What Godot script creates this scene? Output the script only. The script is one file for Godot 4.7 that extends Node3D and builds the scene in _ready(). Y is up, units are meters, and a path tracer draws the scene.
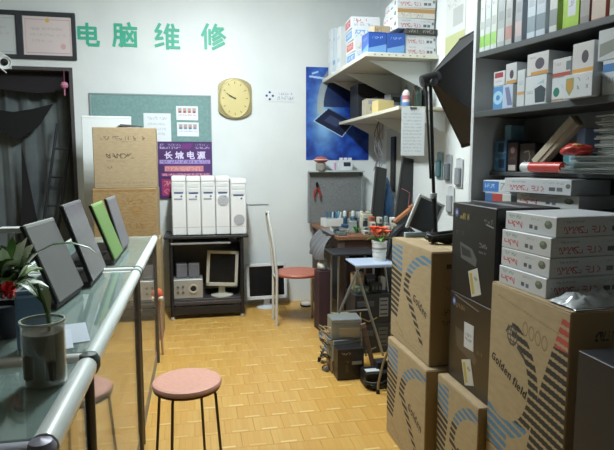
extends Node3D
# A small computer repair shop: glass counter on one side, cartons and shelves on the other.

const CARD := Color("b59a72")
var _mats := {}
var _names := {}
var _rng := RandomNumberGenerator.new()

# ---------------------------------------------------------------- mesh building
class MB:
	var v := PackedVector3Array()
	var n := PackedVector3Array()
	var u := PackedVector2Array()

	func tri(a: Vector3, b: Vector3, c: Vector3, na: Vector3, nb: Vector3, nc: Vector3, ua := Vector2.ZERO, ub := Vector2.ZERO, uc := Vector2.ZERO) -> void:
		# a, b, c run counter-clockwise as seen from outside; Godot wants them clockwise
		v.append_array([a, c, b])
		n.append_array([na, nc, nb])
		u.append_array([ua, uc, ub])

	func quad(a: Vector3, b: Vector3, c: Vector3, d: Vector3) -> void:
		var m := (b - a).cross(d - a)
		if m.length() < 1e-12:
			m = (c - b).cross(d - b)
		m = m.normalized()
		tri(a, b, c, m, m, m, Vector2(0, 1), Vector2(1, 1), Vector2(1, 0))
		tri(a, c, d, m, m, m, Vector2(0, 1), Vector2(1, 0), Vector2(0, 0))

	func out_poly(p: Array, centre: Vector3) -> void:
		# flat convex polygon turned to face away from centre
		var m: Vector3 = (p[1] - p[0]).cross(p[2] - p[0])
		if m.dot(p[0] - centre) < 0.0:
			p.reverse()
			m = -m
		m = m.normalized()
		for k in range(1, p.size() - 1):
			tri(p[0], p[k], p[k + 1], m, m, m)

	func box(c: Vector3, s: Vector3, t := Transform3D()) -> void:
		for f in MB.faces():
			var h: Vector3 = s * 0.5
			var nn: Vector3 = f[0]
			var up: Vector3 = f[1]
			var rt := up.cross(nn)
			var p := c + nn * h
			quad(t * (p - rt * h - up * h), t * (p + rt * h - up * h), t * (p + rt * h + up * h), t * (p - rt * h + up * h))

	static func faces() -> Array:
		return [[Vector3.LEFT, Vector3.UP, "left"], [Vector3.RIGHT, Vector3.UP, "right"], [Vector3.BACK, Vector3.UP, "front"], [Vector3.FORWARD, Vector3.UP, "back"], [Vector3.UP, Vector3.FORWARD, "top"], [Vector3.DOWN, Vector3.BACK, "bottom"]]

	func chamfers(c: Vector3, s: Vector3, ch: float, t := Transform3D()) -> void:
		var h := s * 0.5
		var cc := t * c
		for k in 3:
			var i := (k + 1) % 3
			var j := (k + 2) % 3
			for a in [-1, 1]:
				for b in [-1, 1]:
					var pts := []
					for e in [[i, -1], [i, 1], [j, 1], [j, -1]]:
						var q := h - Vector3.ONE * ch
						q[i] *= a
						q[j] *= b
						q[k] *= e[1]
						if e[0] == i:
							q[i] = h[i] * a
						else:
							q[j] = h[j] * b
						pts.append(t * (c + q))
					out_poly(pts, cc)
		for a in [-1, 1]:
			for b in [-1, 1]:
				for d in [-1, 1]:
					var sg := Vector3(a, b, d)
					var pts := []
					for k in 3:
						var q := (h - Vector3.ONE * ch) * sg
						q[k] = h[k] * sg[k]
						pts.append(t * (c + q))
					out_poly(pts, cc)

	func face(c: Vector3, s: Vector3, ch: float, f: Array, t := Transform3D()) -> void:
		var h: Vector3 = s * 0.5
		var nn: Vector3 = f[0]
		var up: Vector3 = f[1]
		var rt := up.cross(nn)
		var hi := h - Vector3.ONE * ch
		var p := c + nn * h
		quad(t * (p - rt * hi - up * hi), t * (p + rt * hi - up * hi), t * (p + rt * hi + up * hi), t * (p - rt * hi + up * hi))

	func cbox(c: Vector3, s: Vector3, ch := 0.003, t := Transform3D()) -> void:
		for f in MB.faces():
			face(c, s, ch, f, t)
		chamfers(c, s, ch, t)

	func tube(p: Array, r: float, k := 8, r2 := -1.0) -> void:
		var rings := []
		var norms := []
		var side := Vector3.ZERO
		for i in p.size():
			var d: Vector3
			if i == 0:
				d = p[1] - p[0]
			elif i == p.size() - 1:
				d = p[i] - p[i - 1]
			else:
				d = (p[i] - p[i - 1]).normalized() + (p[i + 1] - p[i]).normalized()
			d = d.normalized()
			if i == 0:
				side = d.cross(Vector3.UP if absf(d.y) < 0.9 else Vector3.RIGHT).normalized()
			side = (side - d * side.dot(d)).normalized()
			var o := d.cross(side)
			var rr := r if r2 < 0.0 else lerpf(r, r2, float(i) / (p.size() - 1))
			var ring := []
			var nr := []
			for q in k:
				var a := TAU * q / k
				var dir := side * cos(a) + o * sin(a)
				nr.append(dir)
				ring.append(p[i] + dir * rr)
			rings.append(ring)
			norms.append(nr)
		for i in p.size() - 1:
			for q in k:
				var w := (q + 1) % k
				var a: Vector3 = rings[i][q]
				var b: Vector3 = rings[i][w]
				var c: Vector3 = rings[i + 1][w]
				var d: Vector3 = rings[i + 1][q]
				tri(a, b, c, norms[i][q], norms[i][w], norms[i + 1][w])
				tri(a, c, d, norms[i][q], norms[i + 1][w], norms[i + 1][q])
		for e in [0, p.size() - 1]:
			var d2: Vector3 = (p[0] - p[1]) if e == 0 else (p[e] - p[e - 1])
			d2 = d2.normalized()
			for q in k:
				var w := (q + 1) % k
				if e == 0:
					tri(p[e], rings[e][w], rings[e][q], d2, d2, d2)
				else:
					tri(p[e], rings[e][q], rings[e][w], d2, d2, d2)

	func lathe(pr: Array, k := 20, t := Transform3D()) -> void:
		# profile of Vector2(radius, height), from the bottom up along the outside
		for i in pr.size() - 1:
			var a: Vector2 = pr[i]
			var b: Vector2 = pr[i + 1]
			var e := (b - a)
			if e.length() < 1e-7:
				continue
			var nn := Vector2(e.y, -e.x).normalized()
			for q in k:
				var a0 := TAU * q / k
				var a1 := TAU * (q + 1) / k
				var d0 := Vector3(cos(a0), 0, -sin(a0))
				var d1 := Vector3(cos(a1), 0, -sin(a1))
				var n0 := (t.basis * (d0 * nn.x + Vector3.UP * nn.y)).normalized()
				var n1 := (t.basis * (d1 * nn.x + Vector3.UP * nn.y)).normalized()
				var p00 := t * (d0 * a.x + Vector3.UP * a.y)
				var p10 := t * (d1 * a.x + Vector3.UP * a.y)
				var p11 := t * (d1 * b.x + Vector3.UP * b.y)
				var p01 := t * (d0 * b.x + Vector3.UP * b.y)
				if a.x > 1e-6:
					tri(p00, p10, p11, n0, n1, n1)
				if b.x > 1e-6:
					tri(p00, p11, p01, n0, n1, n0)

	func prism(poly: PackedVector2Array, depth: float, t := Transform3D()) -> void:
		# polygon in XY, extruded from z = 0 to z = depth
		if Geometry2D.is_polygon_clockwise(poly):
			poly.reverse()
		var idx := Geometry2D.triangulate_polygon(poly)
		var f := t.basis.z.normalized()
		var lo := poly[0]
		var hi := poly[0]
		for p in poly:
			lo = lo.min(p)
			hi = hi.max(p)
		var sp := (hi - lo).max(Vector2(1e-6, 1e-6))
		for k in range(0, idx.size(), 3):
			var a := poly[idx[k]]
			var b := poly[idx[k + 1]]
			var c := poly[idx[k + 2]]
			if (b - a).cross(c - a) < 0.0:
				var s := b
				b = c
				c = s
			var uv := func(q: Vector2) -> Vector2: return Vector2((q.x - lo.x) / sp.x, 1.0 - (q.y - lo.y) / sp.y)
			tri(t * Vector3(a.x, a.y, depth), t * Vector3(b.x, b.y, depth), t * Vector3(c.x, c.y, depth), f, f, f, uv.call(a), uv.call(b), uv.call(c))
			tri(t * Vector3(a.x, a.y, 0), t * Vector3(c.x, c.y, 0), t * Vector3(b.x, b.y, 0), -f, -f, -f)
		for k in poly.size():
			var a := poly[k]
			var b := poly[(k + 1) % poly.size()]
			quad(t * Vector3(a.x, a.y, 0), t * Vector3(b.x, b.y, 0), t * Vector3(b.x, b.y, depth), t * Vector3(a.x, a.y, depth))

	func grid(pts: Array, thick := 0.0) -> void:
		# rows of points; smooth normals; a second side set back by thick
		var R := pts.size()
		var C: int = pts[0].size()
		var nm := []
		for i in R:
			var row := []
			for j in C:
				var du: Vector3 = pts[i][mini(j + 1, C - 1)] - pts[i][maxi(j - 1, 0)]
				var dv: Vector3 = pts[mini(i + 1, R - 1)][j] - pts[maxi(i - 1, 0)][j]
				row.append(du.cross(dv).normalized())
			nm.append(row)
		for i in R - 1:
			for j in C - 1:
				var q := [[i, j], [i, j + 1], [i + 1, j + 1], [i + 1, j]]
				var P := []
				var N := []
				var W := []
				for e in q:
					P.append(pts[e[0]][e[1]])
					N.append(nm[e[0]][e[1]])
					W.append(Vector2(float(e[1]) / (C - 1), 1.0 - float(e[0]) / (R - 1)))
				tri(P[0], P[1], P[2], N[0], N[1], N[2], W[0], W[1], W[2])
				tri(P[0], P[2], P[3], N[0], N[2], N[3], W[0], W[2], W[3])
				if thick > 0.0:
					var B := []
					for k in 4:
						B.append(P[k] - N[k] * thick)
					tri(B[0], B[2], B[1], -N[0], -N[2], -N[1], W[0], W[2], W[1])
					tri(B[0], B[3], B[2], -N[0], -N[3], -N[2], W[0], W[3], W[2])

	func blob(c: Vector3, r: Vector3, noise: FastNoiseLite, amp: float, seed_off: float, rows := 12, cols := 18, flat_base := false) -> void:
		var pts := []
		for i in rows + 1:
			var th := PI * i / rows
			var row := []
			for j in cols + 1:
				var ph := TAU * j / cols
				var d := Vector3(sin(th) * cos(ph), -cos(th), -sin(th) * sin(ph))
				var k := 1.0 + amp * noise.get_noise_3d(d.x * 40 + seed_off, d.y * 40, d.z * 40 + seed_off)
				var p := d * r * k
				if flat_base:
					p.y = maxf(p.y, -r.y * 0.6)
				row.append(c + p)
			pts.append(row)
		grid(pts)

	func into(mesh: ArrayMesh, m: Material) -> void:
		if v.is_empty():
			return
		var a := []
		a.resize(Mesh.ARRAY_MAX)
		a[Mesh.ARRAY_VERTEX] = v
		a[Mesh.ARRAY_NORMAL] = n
		a[Mesh.ARRAY_TEX_UV] = u
		mesh.add_surface_from_arrays(Mesh.PRIMITIVE_TRIANGLES, a)
		mesh.surface_set_material(mesh.get_surface_count() - 1, m)

	func done(m: Material) -> ArrayMesh:
		var mesh := ArrayMesh.new()
		into(mesh, m)
		return mesh

# ---------------------------------------------------------------- nodes
func numbered(called: String) -> String:
	var k: int = _names.get(called, 0)
	_names[called] = k + 1
	return called if k == 0 else "%s_%03d" % [called, k]

func thing(called: String, label: String, category: String, at := Vector3.ZERO, turn := 0.0, group := "") -> Node3D:
	var o := Node3D.new()
	o.name = numbered(called)
	add_child(o)
	o.position = at
	o.rotation_degrees.y = turn
	return tag(o, label, category, group)

func tag(o: Node3D, label: String, category: String, group := "") -> Node3D:
	o.set_meta("label", label)
	o.set_meta("category", category)
	if group:
		o.set_meta("group", group)
	return o

func part(called: String, mesh: Mesh, parent: Node3D, label := "") -> MeshInstance3D:
	var o := MeshInstance3D.new()
	o.name = called
	o.mesh = mesh
	parent.add_child(o, true)
	if label:
		o.set_meta("label", label)
	return o

func put(called: String, b: MB, m: Material, parent: Node3D, label := "") -> MeshInstance3D:
	return part(called, b.done(m), parent, label)

func struct(called: String, mesh: Mesh) -> MeshInstance3D:
	var o := MeshInstance3D.new()
	o.name = called
	o.mesh = mesh
	add_child(o)
	o.set_meta("kind", "structure")
	return o

func pbox(called: String, c: Vector3, s: Vector3, m: Material, parent: Node3D, ch := 0.002, label := "") -> MeshInstance3D:
	var b := MB.new()
	b.cbox(c, s, minf(ch, s[s.min_axis_index()] * 0.3))
	return put(called, b, m, parent, label)

func ptube(called: String, p: Array, r: float, m: Material, parent: Node3D, k := 8) -> MeshInstance3D:
	var b := MB.new()
	b.tube(p, r, k)
	return put(called, b, m, parent)

func plathe(called: String, pr: Array, at: Vector3, m: Material, parent: Node3D, k := 20, basis := Basis()) -> MeshInstance3D:
	var b := MB.new()
	b.lathe(pr, k, Transform3D(basis, at))
	return put(called, b, m, parent)

func box_mesh(s: Vector3, ch: float, rest: Material, faces := {}) -> ArrayMesh:
	# chamfered box on its base centre, some faces printed
	var c := Vector3(0, s.y * 0.5, 0)
	var b := MB.new()
	b.chamfers(c, s, ch)
	var mesh := ArrayMesh.new()
	for f in MB.faces():
		if faces.has(f[2]):
			var q := MB.new()
			q.face(c, s, ch, f)
			q.into(mesh, faces[f[2]])
		else:
			b.face(c, s, ch, f)
	b.into(mesh, rest)
	return mesh

# ---------------------------------------------------------------- materials
func mat(c, rough := 0.7, metal := 0.0) -> StandardMaterial3D:
	var col: Color = Color(c) if c is String else c
	var key := "%s/%.2f/%.2f" % [col.to_html(), rough, metal]
	if not _mats.has(key):
		var m := StandardMaterial3D.new()
		m.albedo_color = col
		m.roughness = rough
		m.metallic = metal
		_mats[key] = m
	return _mats[key]

func glass(c: Color, a: float) -> StandardMaterial3D:
	var m := StandardMaterial3D.new()
	m.albedo_color = Color(c.r, c.g, c.b, a)
	m.transparency = BaseMaterial3D.TRANSPARENCY_ALPHA
	m.roughness = 0.03
	return m

func noisy(c0: Color, c1: Color, freq: float, scale: Vector3, rough := 0.7, seed := 1, bump := 0.0) -> StandardMaterial3D:
	var f := FastNoiseLite.new()
	f.seed = seed
	f.frequency = freq
	f.fractal_octaves = 4
	var g := Gradient.new()
	g.set_color(0, c0)
	g.set_color(1, c1)
	var t := NoiseTexture2D.new()
	t.width = 256
	t.height = 256
	t.seamless = true
	t.noise = f
	t.color_ramp = g
	var m := StandardMaterial3D.new()
	m.albedo_texture = t
	m.roughness = rough
	m.uv1_triplanar = true
	m.uv1_world_triplanar = true
	m.uv1_scale = scale
	if bump > 0.0:
		m.heightmap_enabled = true
		m.heightmap_texture = t
		m.heightmap_scale = bump
	return m

# ---------------------------------------------------------------- flat print
func seg(im: Image, a: Vector2, b: Vector2, w: float, c: Color) -> void:
	var r := w * 0.5
	var x0 := maxi(0, int(minf(a.x, b.x) - r - 1))
	var x1 := mini(im.get_width() - 1, int(maxf(a.x, b.x) + r + 1))
	var y0 := maxi(0, int(minf(a.y, b.y) - r - 1))
	var y1 := mini(im.get_height() - 1, int(maxf(a.y, b.y) + r + 1))
	for y in range(y0, y1 + 1):
		for x in range(x0, x1 + 1):
			var p := Vector2(x + 0.5, y + 0.5)
			if p.distance_to(Geometry2D.get_closest_point_to_segment(p, a, b)) <= r:
				im.set_pixel(x, y, c)

func strokes(im: Image, s: Array, at: Vector2, size: float, w: float, c: Color) -> void:
	for line in s:
		for k in line.size() - 1:
			seg(im, at + line[k] * size / 10.0, at + line[k + 1] * size / 10.0, w, c)

func fill_poly(im: Image, p: PackedVector2Array, c: Color) -> void:
	var lo := p[0]
	var hi := p[0]
	for q in p:
		lo = lo.min(q)
		hi = hi.max(q)
	for y in range(maxi(0, int(lo.y)), mini(im.get_height(), int(hi.y) + 1)):
		for x in range(maxi(0, int(lo.x)), mini(im.get_width(), int(hi.x) + 1)):
			if Geometry2D.is_point_in_polygon(Vector2(x + 0.5, y + 0.5), p):
				im.set_pixel(x, y, c)

func pr(w: int, h: int, bg, items: Array, seed := 1) -> Image:
	# print drawn from marks in unit coordinates, y down
	var im := Image.create_empty(w, h, false, Image.FORMAT_RGB8)
	im.fill(Color(bg))
	var rg := RandomNumberGenerator.new()
	rg.seed = seed
	var W := Vector2(w, h)
	for it in items:
		var c := Color(it[-1])
		match it[0]:
			"r":
				im.fill_rect(Rect2i(int(it[1] * w), int(it[2] * h), maxi(1, int((it[3] - it[1]) * w)), maxi(1, int((it[4] - it[2]) * h))), c)
			"c":
				var p := PackedVector2Array()
				for k in 24:
					p.append(Vector2(it[1] * w, it[2] * h) + Vector2.from_angle(TAU * k / 24) * it[3] * h)
				fill_poly(im, p, c)
			"p":
				var p := PackedVector2Array()
				for q in it[1]:
					p.append(q * W)
				fill_poly(im, p, c)
			"l":
				for k in it[1].size() - 1:
					seg(im, it[1][k] * W, it[1][k + 1] * W, it[2] * h, c)
			"t":
				# a line too small to read: letter-sized marks
				var hh: float = (it[4] - it[2]) * h
				var x: float = it[1] * w
				while x < it[3] * w - hh * 0.4:
					if rg.randf() > 0.12:
						var o := Vector2(x, it[2] * h)
						var wd := hh * 0.55
						for k in 3:
							var a := Vector2(rg.randi_range(0, 1) * wd, rg.randi_range(0, 2) * hh * 0.5)
							var b := Vector2(rg.randi_range(0, 1) * wd, rg.randi_range(0, 2) * hh * 0.5)
							seg(im, o + a, o + b, maxf(1.2, hh * 0.17), c)
					x += hh * 0.75
	return im

func ink(im: Image, rough := 0.55, grain := 0.0) -> StandardMaterial3D:
	if grain > 0.0:
		var f := FastNoiseLite.new()
		f.seed = 7
		f.frequency = 0.06
		for y in im.get_height():
			for x in im.get_width():
				var c := im.get_pixel(x, y)
				var k := 1.0 + grain * f.get_noise_2d(x * 0.6, y * 2.0)
				im.set_pixel(x, y, Color(c.r * k, c.g * k, c.b * k))
	var m := StandardMaterial3D.new()
	m.albedo_texture = ImageTexture.create_from_image(im)
	m.roughness = rough
	m.texture_repeat = false
	return m

const ORD := ["first", "second", "third", "fourth", "fifth", "sixth", "seventh", "eighth", "ninth", "tenth", "eleventh", "twelfth", "thirteenth", "fourteenth", "fifteenth", "sixteenth", "seventeenth", "eighteenth", "nineteenth", "twentieth"]
var GLYPH := {}

func P(a: Array) -> Array:
	var o := []
	for k in range(0, a.size(), 2):
		o.append(Vector2(a[k], a[k + 1]))
	return o

func make_glyphs() -> void:
	GLYPH["dian"] = [P([1.5, 2, 8.5, 2, 8.5, 6.5, 1.5, 6.5, 1.5, 2]), P([1.5, 4.2, 8.5, 4.2]), P([5, 0.2, 5, 8.6, 5.6, 9.3, 9.4, 9.3, 9.6, 7.8])]
	GLYPH["nao"] = [P([1.2, 0.8, 1.2, 6, 0.4, 9.5]), P([1.2, 0.8, 3.6, 0.8, 3.6, 9.4, 2.8, 9]), P([1.2, 3.4, 3.6, 3.4]), P([1.2, 6, 3.6, 6]), P([6.8, 0, 7.2, 1.4]), P([4.5, 2, 9.8, 2]), P([5.8, 3.4, 8.3, 7.2]), P([8.3, 3.4, 5.8, 7.2]), P([4.8, 3.6, 4.8, 9, 9.4, 9]), P([9.4, 3.6, 9.4, 9.4])]
	GLYPH["wei"] = [P([2.2, 0.2, 0.6, 3, 2.6, 3, 0.6, 6, 3.2, 5.6]), P([0.4, 8.8, 3.4, 7.8]), P([5.6, 0.2, 4.2, 3.6]), P([5, 2.4, 5, 9.8]), P([7.2, 0.2, 7.6, 1.6]), P([5, 2.3, 9.6, 2.3]), P([5, 4.6, 9.3, 4.6]), P([5, 6.8, 9.3, 6.8]), P([5, 9.2, 9.8, 9.2]), P([7.2, 2.3, 7.2, 9.2])]
	GLYPH["xiu"] = [P([2.6, 0.2, 0.4, 4.6]), P([1.7, 3, 1.7, 9.8]), P([3.4, 2.4, 3.4, 8]), P([6, 0.2, 4.4, 3.6]), P([5.6, 1.7, 8.8, 1.7, 4.6, 5.2]), P([5.8, 2.4, 9.6, 5.2]), P([7.6, 4.8, 4.8, 6.4]), P([8.4, 6, 4.8, 8]), P([9.2, 7.4, 4.6, 9.8])]
	GLYPH["chang"] = [P([7.6, 0.8, 4, 3.2]), P([0.6, 4.8, 9.4, 4.8]), P([2.8, 0.6, 2.8, 9, 5, 7.6]), P([4.6, 4.8, 9.4, 9.4])]
	GLYPH["cheng"] = [P([0.4, 3.2, 3.4, 3.2]), P([1.9, 0.8, 1.9, 7.4]), P([0.3, 8, 3.6, 6.8]), P([4.2, 2.6, 9.6, 2.6]), P([4.4, 2.6, 4.4, 6.4, 3.6, 9.4]), P([4.4, 4.8, 6.4, 4.8, 6.2, 7.8]), P([7, 0.4, 7.4, 5, 8.6, 8.6, 9.6, 9, 9.6, 7.4]), P([9, 4, 6.4, 9.2])]
	GLYPH["yuan"] = [P([0.8, 0.8, 2, 2]), P([0.4, 3.4, 1.6, 4.6]), P([0.6, 9, 2.4, 5.8]), P([3.2, 1, 9.6, 1]), P([3.6, 1, 3.6, 6, 2.6, 9.6]), P([5, 2.8, 8.8, 2.8, 8.8, 6, 5, 6, 5, 2.8]), P([5, 4.4, 8.8, 4.4]), P([6.9, 6, 6.9, 9.4]), P([5.4, 7, 4.2, 9]), P([8.2, 7, 9.6, 8.8])]

func lettering(parent: Node3D, text: String, at: Vector3, basis: Basis, size: float, m: Material) -> void:
	var t := TextMesh.new()
	var f := SystemFont.new()
	f.font_names = PackedStringArray(["Droid Sans"])
	f.font_weight = 700
	t.font = f
	t.text = text
	t.font_size = 32
	t.pixel_size = size / 32.0
	t.depth = 0.0006
	t.material = m
	var o := part("lettering", t, parent)
	o.transform = Transform3D(basis, at)

# ================================================================ the scene
func _ready() -> void:
	_rng.seed = 20
	make_glyphs()
	camera_and_light()
	shell()
	parquet()
	counter()
	counter_goods()
	back_wall_things()
	doorway_things()
	desk_group()
	stools()
	wall_shelves()
	workbench()
	floor_clutter()
	cartons()
	light_stand()
	shelf_unit()

func camera_and_light() -> void:
	var cam := Camera3D.new()
	cam.name = "camera"
	cam.fov = 44.498
	cam.position = Vector3(0, 1.4, 0)
	cam.rotation_degrees = Vector3(-6.534, -11.437, 0)
	cam.near = 0.05
	add_child(cam)
	cam.current = true
	var we := WorldEnvironment.new()
	we.name = "environment"
	var e := Environment.new()
	e.background_mode = Environment.BG_SKY
	var sky := Sky.new()
	var sm := ProceduralSkyMaterial.new()
	sm.sky_top_color = Color("b9c6d2")
	sm.sky_horizon_color = Color("d5dbdf")
	sm.ground_bottom_color = Color("77777a")
	sm.ground_horizon_color = Color("a9abac")
	sm.sky_energy_multiplier = 0.15
	sm.ground_energy_multiplier = 0.1
	sky.sky_material = sm
	e.sky = sky
	e.tonemap_mode = Environment.TONE_MAPPER_LINEAR
	e.tonemap_exposure = 1.0
	e.sdfgi_enabled = true
	e.ssao_enabled = true
	e.ssil_enabled = true
	we.environment = e
	add_child(we)
	ceiling_lamp(Vector3(0.15, 3.0, -3.4), "white ceiling fluorescent fitting over the aisle", 7.5)

func ceiling_lamp(at: Vector3, label: String, energy: float) -> void:
	var t := thing("ceiling_lamp", label, "lamp", at)
	pbox("housing", Vector3(0, 0.02, 0), Vector3(0.16, 0.06, 1.26), mat("e6e8e8", 0.5), t, 0.006)
	var glow := StandardMaterial3D.new()
	glow.albedo_color = Color.WHITE
	glow.emission_enabled = true
	glow.emission = Color("eef6ff")
	glow.emission_energy_multiplier = 2.5
	for s in [-1, 1]:
		var b := MB.new()
		b.tube([Vector3(0.04 * s, -0.03, -0.6), Vector3(0.04 * s, -0.03, 0.6)], 0.013, 12)
		put("light_tube", b, glow, t)
		pbox("end_cap", Vector3(0.04 * s, -0.02, 0.61), Vector3(0.03, 0.04, 0.02), mat("d8d8d8", 0.5), t)
		pbox("end_cap", Vector3(0.04 * s, -0.02, -0.61), Vector3(0.03, 0.04, 0.02), mat("d8d8d8", 0.5), t)
	var l := AreaLight3D.new()
	l.name = "lamp_glow"
	l.area_size = Vector2(0.14, 1.2)
	l.light_energy = energy
	l.light_color = Color("eef7fa")
	l.area_range = 12.0
	l.area_attenuation = 2.0
	l.shadow_enabled = true
	l.position = Vector3(0, -0.05, 0)
	l.rotation_degrees = Vector3(-90, 0, 0)
	t.add_child(l)
	for k in 4:
		var o := OmniLight3D.new()
		o.name = "tube_glow"
		o.light_energy = energy * 0.07
		o.light_color = Color("eef7fa")
		o.light_size = 0.04
		o.omni_range = 12.0
		o.omni_attenuation = 2.0
		o.shadow_enabled = true
		o.position = Vector3(0, -0.085, -0.45 + 0.3 * k)
		t.add_child(o, true)

# ---------------------------------------------------------------- setting
func shell() -> void:
	var paint := noisy(Color("d6dcdb"), Color("e0e5e3"), 0.01, Vector3(0.5, 0.5, 0.5), 0.5, 3)
	var b := MB.new()
	b.box(Vector3(-0.24, -0.06, -1.9), Vector3(4.4, 0.1, 7.3))
	struct("floor", b.done(mat("a98648", 0.6)))
	b = MB.new()
	b.box(Vector3(-0.24, 3.11, -1.9), Vector3(4.4, 0.12, 7.3))
	struct("ceiling", b.done(mat("d3d6d5", 0.8)))
	# back wall around the doorway
	b = MB.new()
	b.box(Vector3(0.46, 1.52, -5.44), Vector3(3.04, 3.06, 0.12))
	b.box(Vector3(-1.58, 2.645, -5.44), Vector3(1.04, 0.81, 0.12))
	b.box(Vector3(-2.27, 1.52, -5.44), Vector3(0.34, 3.06, 0.12))
	struct("wall_back", b.done(paint))
	b = MB.new()
	b.box(Vector3(1.88, 1.52, -1.9), Vector3(0.12, 3.06, 7.2))
	struct("wall_right", b.done(paint))
	b = MB.new()
	b.box(Vector3(-2.36, 1.52, -1.9), Vector3(0.12, 3.06, 7.2))
	struct("wall_left", b.done(mat("77726a", 0.8)))
	# shop front with a wide door opening behind the camera
	b = MB.new()
	b.box(Vector3(-1.55, 1.52, 1.7), Vector3(1.5, 3.06, 0.12))
	b.box(Vector3(1.56, 1.52, 1.7), Vector3(0.52, 3.06, 0.12))
	b.box(Vector3(0.25, 2.68, 1.7), Vector3(2.1, 0.74, 0.12))
	struct("wall_front", b.done(mat("57534d", 0.8)))
	# dim back room behind the doorway
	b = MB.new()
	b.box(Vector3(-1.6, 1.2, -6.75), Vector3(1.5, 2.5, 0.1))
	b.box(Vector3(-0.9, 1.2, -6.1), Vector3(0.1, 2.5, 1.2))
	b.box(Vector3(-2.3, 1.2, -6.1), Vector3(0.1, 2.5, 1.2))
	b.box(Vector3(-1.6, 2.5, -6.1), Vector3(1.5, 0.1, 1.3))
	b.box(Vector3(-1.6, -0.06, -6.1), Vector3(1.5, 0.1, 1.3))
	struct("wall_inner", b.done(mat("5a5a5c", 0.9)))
	# door frame
	b = MB.new()
	b.box(Vector3(-1.075, 1.12, -5.44), Vector3(0.03, 2.24, 0.13))
	b.box(Vector3(-2.085, 1.12, -5.44), Vector3(0.03, 2.24, 0.13))
	b.box(Vector3(-1.58, 2.225, -5.44), Vector3(0.98, 0.03, 0.13))
	struct("trim_1", b.done(mat("4a4648", 0.6)))

func parquet() -> void:
	# square parquet blocks laid in staggered rows
	var fl: Node3D = get_node("floor")
	var S := 0.155
	var looks := []
	for k in 6:
		var rg := RandomNumberGenerator.new()
		rg.seed = 50 + k
		var im := Image.create_empty(64, 64, false, Image.FORMAT_RGB8)
		var base := Color("cfa04e").lerp(Color("c39042"), k / 9.0)
		for f in 5:
			var tone := base.lerp(Color("d8b873"), rg.randf() * 0.35).lerp(Color("b98a45"), rg.randf() * 0.22)
			for x in range(f * 13, mini(64, f * 13 + 13)):
				var g := rg.randf_range(-0.02, 0.02)
				for y in 64:
					im.set_pixel(x, y, tone.lightened(maxf(0, g)).darkened(maxf(0, -g)) if x % 13 else tone.darkened(0.06))
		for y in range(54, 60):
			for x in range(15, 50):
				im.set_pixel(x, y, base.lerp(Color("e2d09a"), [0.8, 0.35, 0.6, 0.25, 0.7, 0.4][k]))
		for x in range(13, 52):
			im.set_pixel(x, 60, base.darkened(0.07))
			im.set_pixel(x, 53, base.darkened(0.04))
		var m := ink(im, 0.38)
		var mesh := box_mesh(Vector3(S - 0.0006, 0.008, S - 0.0006), 0.0008, mat(base, 0.4), {"top": m})
		looks.append(mesh)
	var rg := RandomNumberGenerator.new()
	rg.seed = 5
	var rest := []
	for k in 6:
		rest.append([])
	for j in 45:
		var z := -5.30 + S * j
		for i in range(-1, 27):
			var x := -2.28 + S * i + (S * 0.5 if j % 2 else 0.0)
			if x < -2.22 or x > 1.745:
				continue
			var k := rg.randi_range(0, 5)
			if x > -0.32 and x < 1.35 and z > -5.32 and z < -2.3:
				var o := part("parquet_block", looks[k], fl)
				o.position = Vector3(x, -0.0095 + rg.randf_range(0.0, 0.0003), z)
			else:
				rest[k].append(Vector3(x, -0.0095, z))
	var far := ArrayMesh.new()
	var all := MB.new()
	for k in 6:
		for p in rest[k]:
			all.cbox(p + Vector3(0, 0.004, 0), Vector3(S - 0.0006, 0.008, S - 0.0006), 0.0008)
	all.into(far, mat("c49f56", 0.4))
	var o := part("parquet_field", far, fl)
	o.set_meta("kind", "stuff")

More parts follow.
